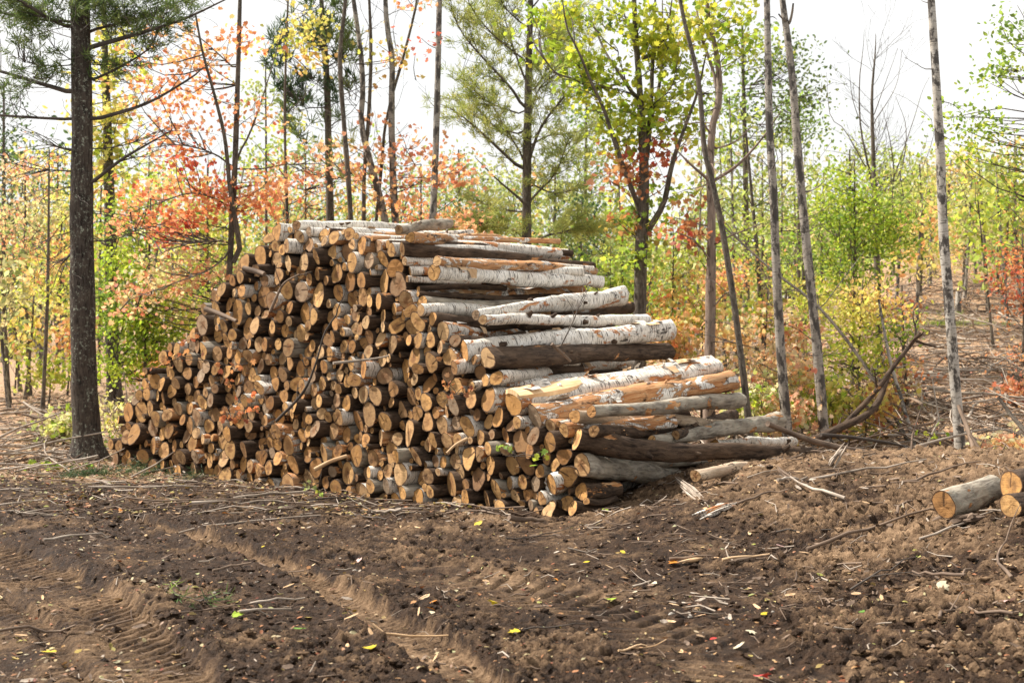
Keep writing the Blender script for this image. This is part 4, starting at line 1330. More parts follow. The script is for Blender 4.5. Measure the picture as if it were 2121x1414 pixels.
BG = [
    # left of the big pine
    ('maple_tree', 'peach and cream sapling leaning over the brush left of the big pine', 27, 62, 330, -10, 9, [(60, 370, 75, 60, 60, ['pale', 'salmon']), (40, 450, 80, 60, 60, ['pale', 'soft']), (95, 520, 60, 60, 50, ['yellow', 'salmon'])]),
    ('maple_tree', 'salmon leaved sapling against the dark firs by the picture edge', 25, 20, 400, -30, 8, [(20, 520, 60, 70, 60, ['salmon', 'soft']), (10, 600, 60, 50, 40, ['pale', 'yellow'])]),
    ('maple_tree', 'pale yellow sapling close behind the big pine trunk', 30, 118, 420, 10, 8, [(115, 440, 50, 60, 46, ['yellow', 'pale']), (120, 560, 45, 60, 46, ['yellow', 'lime']), (110, 640, 50, 50, 30, ['pale', 'yellow'])]),
    ('sapling_tree', 'thin dark stem over brush with few yellow leaves', 23, 88, 300, 14, 9, [(95, 330, 40, 50, 16, 'yellow'), (80, 610, 50, 30, 16, ['lime', 'yellow'])]),
    ('sapling_tree', 'slanting stem over brush topped with peach leaves', 28, 42, 470, -40, 8, [(10, 450, 50, 40, 26, 'salmon'), (40, 640, 50, 60, 26, ['pale', 'lime'])]),
    ('fir_tree', 'dark green fir tree far back at the left edge', 40, 8, 160, 0, 12, [(8, 230, 30, 60, 50, 'dpine'), (10, 330, 45, 70, 70, 'dpine'), (5, 440, 60, 70, 90, 'dpine'), (10, 560, 60, 60, 60, ['dpine', 'green'])]),
    ('fir_tree', 'green bushy fir between the yellow sapling and big pine', 38, 120, 300, 0, 10, [(115, 350, 50, 50, 50, ['green', 'dpine']), (120, 470, 60, 70, 60, ['green', 'soft'])]),
    # right of it
    ('maple_tree', 'lime green maple with a dense low crown beside the pile slope', 20.5, 292, 400, 20, 9, [(270, 450, 60, 50, 60, ['lime', 'green']), (245, 540, 55, 60, 90, 'lime'), (300, 640, 75, 60, 150, 'lime'), (250, 690, 60, 50, 100, ['lime', 'green']), (330, 700, 60, 55, 100, ['lime', 'green']), (270, 760, 60, 30, 70, 'lime'), (375, 640, 45, 60, 60, ['lime', 'yellow']), (230, 620, 40, 60, 50, 'green')]),
    ('maple_tree', 'yellow green maple filling in above the pile slope', 29, 420, 330, 10, 9, [(400, 500, 80, 60, 80, ['lime', 'yellow']), (440, 570, 60, 60, 70, ['lime', 'soft']), (350, 400, 60, 60, 40, ['lime', 'soft']), (450, 470, 60, 60, 50, ['yellow', 'lime'])]),
    ('sapling_tree', 'small yellow shrub between the big pine and the log pile foot', 19.0, 262, 820, 4, 4, [(248, 865, 28, 40, 40, ['yellow', 'pale']), (240, 930, 26, 26, 26, ['lime', 'green'])]),
    ('birch_tree', 'pale stemmed sapling with green leaves behind the red maple', 28, 545, 120, 5, 8, [(540, 190, 50, 60, 30, 'soft'), (540, 330, 50, 60, 30, ['soft', 'lime']), (560, 450, 60, 60, 50, ['soft', 'orange'])]),
    ('maple_tree', 'orange maple glowing behind the pile peak', 25, 628, 310, 5, 8, [(620, 370, 80, 60, 34, ['salmon', 'pale']), (700, 390, 70, 60, 30, ['orange', 'yellow']), (560, 360, 50, 40, 14, 'salmon'), (750, 440, 60, 35, 30, ['orange', 'yellow']), (640, 440, 60, 30, 30, ['salmon', 'soft'])]),
    ('maple_tree', 'red leaved bush low behind the flat top birch log', 23, 862, 330, 10, 7, [(860, 370, 80, 60, 20, 'salmon'), (870, 450, 70, 25, 26, ['fire', 'salmon']), (800, 420, 50, 40, 16, ['orange', 'salmon']), (960, 450, 60, 30, 26, ['salmon', 'orange'])]),
    ('pine_tree', 'pale green pine clump behind the straight pale pole', 33, 950, 300, 0, 10, [(960, 380, 70, 60, 90, 'soft'), (900, 420, 60, 50, 60, 'soft'), (1010, 420, 70, 60, 90, 'soft'), (960, 470, 90, 40, 80, ['soft', 'green'])]),
    ('pine_tree', 'light green pine clump behind the feathery white pine', 34, 1150, 330, 0, 10, [(1060, 390, 60, 50, 60, 'soft'), (1150, 420, 80, 60, 100, 'soft'), (1230, 450, 70, 50, 80, ['soft', 'green']), (1120, 490, 80, 40, 80, 'soft'), (1260, 520, 80, 40, 80, ['soft', 'pinesoft'])]),
    ('oak_tree', 'round topped green tree seen between white pine and dark oak', 36, 1215, 190, 0, 11, [(1205, 230, 45, 40, 50, 'green'), (1260, 260, 50, 45, 60, 'green'), (1215, 320, 60, 50, 50, ['soft', 'green']), (1270, 360, 50, 40, 36, ['green', 'soft']), (1210, 400, 50, 50, 40, 'green')]),
    ('fir_tree', 'dark little spruce behind the shoulder of the pile', 31, 1205, 400, 0, 7, [(1205, 430, 30, 30, 34, 'dpine'), (1205, 480, 45, 40, 60, ['dpine', 'green']), (1190, 530, 50, 30, 40, 'dpine')]),
    ('sapling_tree', 'lime leaved bush beside the wide birch butts', 19.5, 1255, 500, 10, 4, [(1275, 560, 50, 50, 60, ['lime', 'soft']), (1300, 600, 40, 40, 44, 'lime'), (1230, 560, 40, 26, 24, ['lime', 'green'])]),
    ('maple_tree', 'orange and yellow shrubby maple between dark oak and dead tan tree', 20, 1400, 480, -5, 6, [(1400, 600, 60, 60, 40, ['orange', 'yellow']), (1410, 660, 50, 50, 36, ['salmon', 'lime']), (1360, 640, 40, 40, 20, ['fire', 'yellow']), (1430, 540, 50, 40, 30, ['yellow', 'lime'])]),
    ('pine_tree', 'tall soft green pine behind the dead tan tree', 30, 1545, 40, -8, 15, [(1560, 100, 70, 60, 60, ['green', 'pinesoft']), (1620, 130, 60, 50, 50, 'pine'), (1650, 190, 50, 40, 36, 'pine'), (1530, 200, 60, 60, 50, 'green'), (1600, 250, 60, 50, 40, 'pine'), (1500, 300, 60, 70, 46, ['soft', 'green']), (1560, 400, 70, 70, 60, ['soft', 'green']), (1480, 420, 60, 70, 50, 'soft')]),
    ('oak_tree', 'small round crowned tree behind the forked grey trunk', 34, 1655, 190, 0, 9, [(1650, 225, 45, 40, 60, 'green'), (1625, 280, 40, 40, 40, ['green', 'soft']), (1675, 270, 30, 40, 36, 'green'), (1640, 380, 50, 60, 40, 'soft')]),
    ('sapling_tree', 'slim dark trunk behind the slim grey trunk', 22, 1585, 260, -40, 12, [(1555, 480, 50, 60, 34, ['lime', 'soft']), (1560, 560, 60, 60, 44, ['salmon', 'soft', 'lime'])]),
    ('sapling_tree', 'dark upright sapling right of the forked grey trunk', 25, 1668, 380, -4, 12, [(1640, 500, 60, 70, 60, ['lime', 'green']), (1650, 600, 50, 50, 40, ['lime', 'yellow'])]),
    ('maple_tree', 'big bright lime maple under the bare twin tops', 23, 1765, 320, 5, 9, [(1740, 400, 70, 60, 90, 'lime'), (1720, 480, 60, 60, 100, ['lime', 'green']), (1800, 460, 80, 60, 110, 'lime'), (1770, 550, 90, 60, 130, ['lime', 'green']), (1850, 400, 60, 60, 70, ['lime', 'soft']), (1860, 500, 50, 60, 60, ['lime', 'green']), (1740, 620, 60, 40, 60, ['lime', 'yellow'])]),
    ('maple_tree', 'broad pale green tree behind the bright lime maple', 35, 1760, 300, 0, 10, [(1750, 350, 90, 50, 70, ['soft', 'lime']), (1860, 360, 60, 50, 60, ['soft', 'lime']), (1800, 330, 60, 40, 40, 'soft'), (1700, 430, 60, 60, 60, 'soft')]),
    ('maple_tree', 'small yellow gold maple beneath the bright lime maple', 19.5, 1782, 560, 6, 6, [(1790, 640, 60, 40, 60, 'yellow'), (1830, 620, 50, 40, 46, ['yellow', 'orange']), (1760, 690, 60, 40, 50, ['yellow', 'lime']), (1740, 760, 70, 45, 60, ['yellow', 'lime']), (1850, 690, 40, 40, 30, ['lime', 'green']), (1800, 740, 50, 40, 40, ['lime', 'yellow'])]),
    ('sapling_tree', 'dark spindly sapling behind the bent fallen branch', 20, 1880, 580, -12, 9, [(1870, 640, 40, 40, 16, 'rust'), (1890, 780, 40, 50, 12, 'rust')]),
    ('maple_tree', 'amber tree on the slope just left of the pale aspen', 37, 1905, 330, 0, 8, [(1905, 400, 50, 60, 60, ['yellow', 'soft']), (1890, 480, 50, 50, 50, ['yellow', 'orange', 'soft']), (1920, 540, 50, 40, 40, ['pale', 'yellow'])]),
    ('maple_tree', 'orange flecked tree on the slope just right of the pale aspen', 38, 1995, 330, 5, 8, [(1990, 370, 40, 50, 50, ['soft', 'orange']), (2010, 440, 60, 50, 60, ['yellow', 'soft']), (2000, 500, 50, 40, 40, ['pale', 'orange'])]),
    ('maple_tree', 'yellow green tree high on the slope by the edge', 36, 2080, 330, 10, 8, [(2070, 390, 60, 60, 70, ['soft', 'lime']), (2100, 470, 50, 50, 50, ['yellow', 'lime']), (2050, 500, 60, 40, 40, ['pale', 'soft'])]),
    ('maple_tree', 'red leaved shrub on the slope at the edge', 24, 2118, 470, 0, 6, [(2105, 540, 40, 40, 40, ['rust', 'fire']), (2090, 590, 40, 40, 36, ['red', 'rust']), (2120, 640, 30, 40, 26, 'rust'), (2112, 760, 24, 60, 20, ['orange', 'salmon'])]),
    ('oak_tree', 'green oak reaching in from the edge above the slope', 19, 2190, 0, -10, 14, [(2100, 60, 40, 60, 34, 'green'), (2075, 150, 50, 30, 34, ['green', 'lime']), (2110, 180, 30, 30, 22, 'green'), (2000, 250, 40, 26, 30, ['lime', 'green']), (2040, 270, 50, 26, 24, ['green', 'lime']), (1985, 300, 30, 40, 16, 'lime'), (2090, 340, 60, 40, 26, ['lime', 'soft']), (2110, 420, 30, 40, 20, 'lime')]),
]
for b in BG:
    back_tree(*b[:7], blobs=b[7], group='young trees behind the pile' if b[0] in ('maple_tree', 'sapling_tree') else None,
              size=.072 if b[2] < 26 else .095, spread=.2 if b[2] < 26 else .32, per=12)

# slim pole trees in clumps
POLES = [(18, 24, 520, -30), (52, 26, 560, 20), (82, 33, 420, 6), (132, 31, 430, 4), (148, 34, 360, 2), (205, 30, 300, 6), (1090, 36, 330, 6), (1440, 27, 300, 14), (1500, 34, 280, -10), (1523, 29, 200, -12), (1575, 37, 320, 4), (1612, 33, 260, 8), (1640, 38, 330, 4),
         (1702, 36, 360, 4), (1855, 33, 350, 10), (1900, 28, 400, 12), (1926, 40, 330, -6), (1962, 42, 330, 8), (1998, 36, 330, 16), (2022, 41, 310, -10), (2046, 33, 300, -22), (2066, 38, 320, 8), (2088, 30, 330, -26), (2102, 44, 300, 4), (2058, 26, 400, -34), (2112, 36, 280, -10),
         (300, 33, 300, 10), (360, 36, 330, -6), (590, 34, 200, 3), (985, 38, 380, 4), (1290, 34, 380, -8)]
for i, (px, Y, top, lean) in enumerate(POLES):
    side = 'on the cleared slope' if px > 1890 else 'behind the tan snag' if px > 1400 else 'above the pile' if px > 190 else 'near the big pine'
    pal = R.choice([['yellow', 'lime'], ['soft', 'pale'], ['orange', 'yellow'], ['lime', 'soft']])
    x0 = (px - CX) / F * Y
    by = HY - (terrain_z(x0, Y) - CH) * F / Y
    w = R.uniform(6, 9)
    t = Tree('pole_tree', None, Y, [(px, by, w), (px + lean * .5 + R.uniform(-5, 5), (by + top) / 2, w * .8), (px + lean, top, w * .3)], 'greytrunk' if R.random() < .6 else 'trunk', 'slim pole trees', seg=7, n=16)
    t.rand_limbs(6, .35, .95, .9, .008, 1, .1, (.3, .9))
    for k in range(4):
        t.blob(px + lean * (.4 + .15 * k) + R.uniform(-20, 20), by + (top - by) * (.5 + .14 * k), R.uniform(22, 42), R.uniform(25, 45), 12, pal, per=7, size=.15, spread=.28, shape=SH_OVAL, tw=.3, flat=.3)
    t.done()
    later(t.o, f'{"pale grey" if t.bark == "greytrunk" else "dark"} pole tree with {pal[0].replace("soft", "soft green")} leaves {side}', px)

# ---- shrubs right of the logs
SHR = [(1400, 720, 50, 40, 18.5, ['salmon', 'pale'], 'coral'), (1450, 640, 40, 40, 19.5, ['orange', 'lime'], 'amber'), (1520, 700, 45, 45, 18.5, ['orange', 'pale'], 'orange and cream'), (1590, 760, 50, 45, 17.5, ['pale', 'salmon'], 'pale pink'), (1660, 780, 50, 40, 18, ['pale', 'fire'], 'cream and red'),
       (1580, 640, 60, 50, 21, ['salmon', 'lime', 'soft'], 'salmon and lime'), (1650, 690, 50, 50, 21, ['salmon', 'pale'], 'pale salmon'), (1720, 820, 45, 40, 17.5, ['yellow', 'lime'], 'golden'), (1790, 850, 60, 40, 17.5, ['rust', 'yellow'], 'rust and gold'), (1500, 580, 50, 40, 22, ['salmon', 'yellow'], 'salmon and yellow'),
       (1560, 830, 40, 35, 16.6, ['pale', 'lime'], 'whitish green'), (1630, 850, 45, 30, 16.6, ['pale', 'salmon'], 'whitish pink'), (1850, 800, 50, 50, 20, ['rust', 'pale'], 'brown pink'), (1380, 690, 40, 35, 18.5, ['fire', 'yellow'], 'orange red'),
       (100, 760, 60, 30, 24, ['yellow', 'lime'], 'yellow green'), (140, 690, 40, 40, 27, ['salmon', 'yellow'], 'peach'), (30, 700, 50, 40, 27, ['lime', 'yellow'], 'lime'), (130, 880, 30, 20, 19, ['pale', 'lime'], 'straw coloured'), (2110, 800, 18, 30, 20, ['salmon', 'rust'], 'rosy'), (2085, 930, 22, 16, 15.6, ['salmon', 'pale'], 'pale rose'),
       (1450, 790, 40, 30, 18, ['salmon', 'orange'], 'pale coral'), (1690, 620, 40, 40, 24, ['lime', 'yellow'], 'lemon'), (330, 745, 40, 24, 21, ['lime', 'salmon'], 'green and peach')]
for px, py, rx, ry, Y, pal, word in SHR:
    x0 = (px - CX) / F * Y
    by = HY - (terrain_z(x0, Y) - CH) * F / Y
    where = 'left of the big pine' if px < 170 else 'beside the pile slope' if px < 400 else 'just past the log ends' if px < 1640 else 'under the lime maple' if px < 1870 else 'on the cleared slope'
    t = Tree('shrub', f'{word} leaved shrub growing {where}', Y, [(px, max(by, py + 10), 4), (px + 4, (by + py) / 2, 3.2), (px + R.uniform(-10, 10), py - ry * .6, 1.5)], 'twig', 'shrubs around the pile', seg=5, n=9, cat='shrub')
    t.rand_limbs(7, .2, .9, .5, .005, 1, .1, (.2, 1.0))
    t.blob(px, py, rx, ry, 58, pal, per=9, size=.075, spread=.17, tw=.2, flat=.35)
    t.blob(px + R.uniform(-20, 20), py + ry * .9, rx * .9, ry * .6, 22, pal + ['soft'], per=8, size=.075, spread=.17, tw=.2, flat=.35)
    t.done(trunk_name='stem', crown_name='foliage')


# ---- the far wood that closes the view
def far_wood():
    mb = MB()
    specs = []
    for _ in range(1500):
        Y = G.uniform(42, 95)
        px = G.uniform(-500, 2650)
        specs.append((px, Y))
    for px, Y in specs:
        X = (px - CX) / F * Y
        g = float(macro(X, Y))
        h = G.uniform(3.0, 8.0) * (1.0 if px < 1300 else .8 if px < 1600 else .5)
        zone_ = vnoise(np.array([X * .12]), np.array([Y * .1]), 77)[0]
        if px < 500:
            pal = ['yellow', 'lime', 'soft'] if zone_ > 0 else ['soft', 'pale', 'pale', 'salmon']
        elif px < 1350:
            pal = ['soft', 'green'] if zone_ > -.15 else ['soft', 'yellow']
        else:
            pal = ['lime', 'soft'] if zone_ > 0 else ['soft', 'lime', 'pale'] if zone_ > -.3 else ['pale', 'orange']
        if vnoise(np.array([X * .23 + 40]), np.array([Y * .2]), 12)[0] > (.12 if px < 1500 else .3):
            pal = ['green', 'dpine']
        n = 9
        c = np.c_[X + G.normal(0, .9, n), Y + G.normal(0, .9, n), g + h * G.uniform(.15, 1, n) ** .8]
        spray_crown(mb, c, 11, .36, .19, pal, SH_OVAL, .3, .6)
    tag(mb.build('far_woods', M['leaf'], smooth=False), 'hazy mixed autumn woods closing the view far behind everything', 'woods', kind='stuff')
    tb = MB()
    for _ in range(420):
        Y = G.uniform(42, 80)
        X = (G.uniform(-500, 2650) - CX) / F * Y
        g = float(macro(X, Y))
        h = G.uniform(3.5, 6.5) * (1 if X < 6 else .55)
        p = np.array([[X, Y, g - .1], [X + G.normal(0, .15), Y, g + h * .5], [X + G.normal(0, .4), Y, g + h]])
        tube(tb, p, [.07, .055, .02], 5)
    tag(tb.build('far_trunks', M['greytrunk']), 'slim trunks of the far woods', 'woods', kind='stuff')


far_wood()

# ================================================================== FALLEN BRANCHES, STICKS
STK = []


def stick(name, label, path, r0, r1, mat, cat='stick', group=None, twigs=0, seg=8):
    path = np.asarray(path)
    t = thing(name, label, cat, path[0], group)
    mb = MB()
    tube(mb, path, np.linspace(r0, r1, len(path)), seg, 0, .08, cap=True, rnd=G.uniform(0, .6))
    for _ in range(twigs):
        i = R.randint(1, len(path) - 1)
        e = []
        grow(mb, path[i], unit(unit(path[i] - path[i - 1]) + G.normal(0, .6, 3)), R.uniform(.15, .4), r1 * .7 + .002, 1, e, 0, .15, 0, (0, 2))
    mb.build('stem', M[mat], t, loc=np.array(t.location))
    return t


def px_stick(name, label, pts, w0, w1, mat, cat='branch', twigs=0, n=14):
    """pts: (px, py, Y)"""
    path = smooth_path([P(*p) for p in pts], n)
    Y0, Y1 = pts[0][2], pts[-1][2]
    return stick(name, label, path, w0 / 2 / F * Y0, w1 / 2 / F * Y1, mat, cat, None, twigs)


px_stick('branch', 'heavy brown fallen limb bent upward in an arc right of the logs', [(1680, 915, 14.6), (1740, 885, 14.8), (1790, 862, 15), (1820, 830, 15.2), (1838, 780, 15.4)], 20, 11, 'dark', twigs=3)
px_stick('branch', 'straight brown limb slanting up above the bent fallen limb', [(1748, 880, 15.0), (1810, 815, 15.1), (1850, 760, 15.2), (1905, 690, 15.4)], 13, 8, 'dark', twigs=5)
px_stick('branch', 'grey pole end lying over the tilted log stub toward the dirt bank', [(1590, 877, 13.0), (1660, 905, 13.4), (1730, 925, 13.9), (1800, 938, 14.4)], 12, 13, 'stick2')
px_stick('branch', 'thin leaning pole crossing behind the forked grey trunk', [(1890, 930, 17.5), (1800, 770, 18), (1700, 640, 18.5), (1600, 560, 19), (1500, 470, 19.6)], 9, 4, 'trunk', twigs=6)
px_stick('branch', 'pale fallen pole leaning at the foot of the bent limb', [(1895, 925, 17.2), (1868, 830, 17.4), (1842, 740, 17.6), (1820, 620, 17.8)], 10, 5, 'greytrunk', twigs=3)
px_stick('branch', 'dark arching sapling stem sweeping down behind the two grey trunks', [(1560, 720, 18.5), (1640, 745, 18.3), (1740, 800, 18), (1850, 880, 17.5), (1900, 930, 17)], 7, 6, 'trunk', twigs=4)
px_stick('branch', 'pale straight stick lying at the foot of the pale aspen', [(1895, 925, 14.6), (1950, 910, 14.9), (2012, 895, 15.2)], 6, 5, 'stick')
px_stick('branch', 'dark broken root sticking up right of the pale aspen', [(1985, 840, 15.0), (2005, 890, 14.8), (2022, 950, 14.5)], 8, 12, 'stick2', twigs=2)
px_stick('branch', 'dark stub poking down from the edge over the slope', [(2068, 822, 13.5), (2095, 860, 13.4), (2135, 905, 13.2)], 7, 11, 'trunk')
px_stick('branch', 'tangled dark root curling along the dirt crest', [(2010, 900, 14.4), (2040, 940, 14.2), (2090, 955, 14), (2135, 925, 13.9)], 6, 9, 'stick2', twigs=4)
px_stick('branch', 'long dark bent branch leaning across the faces of the log ends', [(572, 872, 14.2), (628, 812, 14.1), (655, 750, 14.0), (672, 690, 14.0), (697, 652, 14.05)], 7, 3, 'twig', twigs=3)
px_stick('branch', 'pale straight stick poking out of the pile below the middle', [(690, 752, 13.6), (750, 746, 13.75), (800, 738, 13.9), (828, 726, 14.1)], 6, 3, 'stick')
px_stick('branch', 'upper grey twisted branch lying across log ends near the peak', [(560, 645, 14.6), (575, 610, 14.55), (590, 585, 14.5), (620, 568, 14.5)], 7, 3, 'stick2', twigs=2)
px_stick('branch', 'splintered tan board of wood stuck in the low middle of the pile', [(652, 972, 13.6), (685, 955, 13.6), (718, 944, 13.7)], 9, 7, 'chip')
px_stick('branch', 'splinter of pale wood poking from the pile near the dark hole', [(925, 938, 12.7), (945, 920, 12.75), (968, 908, 12.8)], 5, 8, 'chip')
px_stick('branch', 'weathered grey plank jammed on the left shoulder of the pile', [(505, 556, 15.0), (530, 562, 14.9), (548, 568, 14.8)], 12, 10, 'stick2')
px_stick('branch', 'brown split branch jutting off the left slope of the pile', [(425, 640, 15.5), (455, 650, 15.4), (490, 665, 15.2)], 12, 8, 'stick2')
px_stick('branch', 'forked brown twig standing on the black log', [(1143, 712, 12.95), (1160, 728, 13.0), (1182, 748, 13.05)], 8, 6, 'stick2', twigs=1)
px_stick('branch', 'fine curved twig rising over the jutting birch log', [(1160, 720, 13.0), (1185, 670, 13.1), (1205, 620, 13.3), (1222, 590, 13.5)], 3, 1.2, 'twig', twigs=5)
px_stick('branch', 'dark bough crossing the tree stub by the cleared slope', [(1700, 900, 14.4), (1760, 905, 14.6), (1830, 915, 14.8), (1880, 925, 15)], 9, 5, 'twig', twigs=5)
t = stick('tree_stump', 'pale broken birch stub standing on the cleared slope', smooth_path([P(1982, 680, 32), P(1984, 640, 32), P(1986, 604, 32)], 5), .075, .07, 'aspen', 'stump')
def splinter(label, p0, p1, wdt, mat, n=9):
    t = thing('splinter', label, 'wood piece', p0)
    mb = MB()
    for _ in range(n):
        o = G.normal(0, wdt, 3) * np.array([1, 1, .5])
        f0, f1 = sorted(G.uniform(0, 1, 2) * .5 + np.array([0, .5]))
        q0, q1 = p0 + (p1 - p0) * f0 + o, p0 + (p1 - p0) * f1 + o * .7
        m = (q0 + q1) / 2 + G.normal(0, .008, 3)
        r = wdt * G.uniform(.25, .7)
        tube(mb, smooth_path([q0, m, q1], 6), np.array([.15, .7, 1, .9, .6, .1]) * r, 5, 0, .2, oval=(.4, G.uniform(0, 6), 0, 0), rnd=G.uniform(0, 1))
    mb.build('torn_slivers', M[mat], t, smooth=False, loc=np.array(t.location))


def gp(px, py, up=.02):
    g = on_ground(px, py)
    g[2] += up
    return g


splinter('long splintered wood slab lying on the dirt below the bowed log', gp(1395, 1010, .10), gp(1468, 1052), .024, 'stick', 12)
splinter('short weathered bark scrap on the dirt mound', gp(1440, 1074), gp(1530, 1047, .05), .026, 'birch2', 10)
splinter('pale split root standing up on the dirt crest', gp(1715, 990), gp(1715, 990) + np.array([.18, .05, .26]), .020, 'stick', 9)
splinter('torn orange sliver of wood on the mud below the bank', gp(1400, 1166), gp(1465, 1158, .03), .016, 'chip', 7)
splinter('brown bark slab half buried near the dirt bank', gp(1500, 1172), gp(1560, 1165, .03), .018, 'stick2', 7)
splinter('heap of torn root slivers under the edge logs', gp(1960, 1092), gp(2040, 1085, .08), .035, 'stick2', 14)
splinter('splintered stick bundle on the crest right of the split root', gp(1640, 1000), gp(1600, 985, .10), .018, 'stick2', 8)

# slash lying on the two banks
def lay(px, py, ang, L, r, mat, lift=.03, curve=.06, tilt=0):
    g = on_ground(px, py)
    d = np.array([math.cos(ang), math.sin(ang), 0])
    q = []
    for f in np.linspace(-.5, .5, 7):
        s_ = g + d * L * f + np.array([-d[1], d[0], 0]) * curve * L * math.sin(f * 4 + ang)
        s_[2] = terrain_z(s_[0], s_[1]) + r + lift * R.random() + .02
        q.append(s_)
    q = np.array(q)
    q[:, 2] = q[:, 2] * .5 + np.linspace(q[0, 2], q[-1, 2], 7) * .5
    if tilt:
        q[:, 2] += np.linspace(0, tilt * L, 7) if R.random() < .5 else np.linspace(tilt * L, 0, 7)
    return q


for k in range(46):
    px, py = R.uniform(-10, 150), R.uniform(835, 985)
    L = R.uniform(.5, 1.9)
    mat = 'stick' if R.random() < .75 else 'stick2'
    t = stick('stick', None, lay(px, py, R.gauss(.2, .8), L, 0, mat, .03, .06, abs(R.gauss(0, .15))), R.uniform(.010, .024), R.uniform(.006, .012), mat, 'stick', 'cut sticks on the brushy banks', 2 if R.random() < .4 else 0, 6)
    later(t, f'{"long" if L > 1.3 else "mid length" if L > .85 else "short"} {"bleached" if mat == "stick" else "brown"} stick on the {"upper" if py < 885 else "middle" if py < 935 else "lower"} bank by big pine', px)
for k in range(100):
    px, py = R.uniform(1880, 2125), R.uniform(590, 925)
    if px < 1880 + (800 - py) * .5:
        continue
    L = R.uniform(.6, 3.0)
    mat = 'stick' if R.random() < .65 else 'stick2'
    t = stick('stick', None, lay(px, py, R.gauss(.5, 1.0), L, 0, mat, .10, .08, abs(R.gauss(0, .13))), R.uniform(.010, .028), R.uniform(.005, .011), mat, 'stick', 'cut sticks on the brushy banks', R.choice([0, 2, 3, 4]), 6)
    later(t, f'{"long" if L > 2 else "mid length" if L > 1.2 else "short"} {"bleached" if mat == "stick" else "brown"} stick {"high" if py < 700 else "midway" if py < 800 else "low"} on slope {"left" if px < 1985 else "right"} of aspen', px)
GS = [(150, 1118, .9, .55, .011, 'stick'), (235, 1290, .9, .28, .010, 'stick2'), (60, 1296, .0, .5, .011, 'stick2'), (480, 1180, .7, .3, .009, 'stick2'), (420, 1268, .2, .55, .006, 'stick2'), (575, 1250, .5, .35, .008, 'stick'), (550, 1272, .3, .30, .009, 'stick'), (520, 1085, .3, 1.2, .010, 'stick'),
      (500, 1045, .2, .9, .016, 'stick'), (560, 1030, .15, .7, .016, 'stick'), (440, 1040, -.1, 1.6, .009, 'stick2'), (380, 1055, .25, 1.0, .008, 'stick2'), (620, 1060, .6, .7, .009, 'stick2'), (300, 1015, .15, 1.1, .012, 'stick'), (850, 1315, -.1, .4, .008, 'chip'), (1310, 1355, .6, .2, .006, 'chip'),
      (1090, 1085, .5, .35, .028, 'stick2'), (1800, 1110, .35, 1.1, .014, 'stick2'), (1680, 1100, -.4, .5, .008, 'twig'), (1830, 1195, .6, .7, .007, 'twig'), (1960, 1280, 1.0, .4, .010, 'stick2'), (1940, 1200, 2.0, .5, .012, 'stick2'), (2030, 1270, 2.3, .4, .012, 'stick2'), (1150, 1310, .2, .35, .005, 'twig'),
      (1430, 1160, .05, .3, .012, 'stick2'), (1545, 1167, .1, .34, .011, 'chip'), (1690, 1025, 2.2, .6, .016, 'stick'), (1640, 1000, .8, .5, .014, 'stick'), (1800, 985, .3, 1.2, .012, 'stick'), (1950, 985, .4, .9, .012, 'stick2'), (2000, 1090, .3, .8, .010, 'stick'), (1350, 1000, 1.0, .7, .008, 'twig'),
      (2080, 1180, 1.3, .6, .012, 'stick2'), (1870, 1060, 1.0, .5, .012, 'stick2'), (1580, 1035, .4, .5, .010, 'stick2'), (800, 1066, 2.6, .35, .016, 'stick'), (690, 1040, .4, .5, .010, 'twig'), (760, 1075, 2.4, .5, .007, 'twig'), (40, 1050, .3, .5, .009, 'stick'), (1100, 1120, .2, .4, .006, 'twig')]
for px, py, ang, L, r, mat in GS:
    t = stick('stick', None, lay(px, py, ang, L, r, mat, .01), r, r * .55, mat, 'stick', 'sticks scattered on the mud', 1 if R.random() < .4 else 0, 6)
    where = 'on the churned mud track' if px < 700 and py > 1085 else 'along the pile foot' if px < 900 and py <= 1085 else 'on the dirt before the pile corner' if px < 1250 else 'on the dirt bank' if py < 1110 else 'on the mud below the dirt bank'
    later(t, f'{"thick" if r > .013 else "slim" if r > .008 else "wiry"} {dict(stick="bleached", stick2="brown", chip="fresh orange", twig="dark")[mat]} stick {where}', px)

# leafy sprigs in and by the pile
def sprig(label, px, py, Y, pal, n, size, spread, ground=False, cat='sprig', needle=False):
    c = on_ground(px, py) if ground else P(px, py, Y)
    t = thing('leafy_sprig' if not needle else 'pine_bough', label, cat, c)
    lb, cb = MB(), MB()
    e = []
    for _ in range(4):
        d = unit(G.normal(0, 1, 3) * np.array([1, .6, .06 if ground else .3]) + np.array([0, -.5, .02 if ground else .15]))
        grow(lb, c, d, spread * 2, .004, 1, e, 0, .15, 0, (1, 3))
    pts = np.concatenate([p[2:] for p in e])
    if ground:
        pts[:, 2] = np.minimum(pts[:, 2], c[2] + .05)
    k = G.integers(0, len(pts), n)
    cc = pts[k] + G.normal(0, spread * .25, (n, 3)) * np.array([1, 1, .6])
    cc[:, 2] = np.maximum(cc[:, 2], c[2] + .01) if ground else cc[:, 2]
    if needle:
        tufts(cb, cc, G.normal(0, 1, (n, 3)) * np.array([1, 1, .25]), pal, .09, 10, .004)
    else:
        add_leaves(cb, cc, G.uniform(.7, 1.2, n) * size, pal_cols(pal, n), SH_MAPLE, .3)
    L = np.array(t.location)
    lb.build('twig', M['twig'], t, loc=L)
    cb.build('leaves' if not needle else 'needles', M['needle' if needle else 'leaf'], t, smooth=False, loc=L)


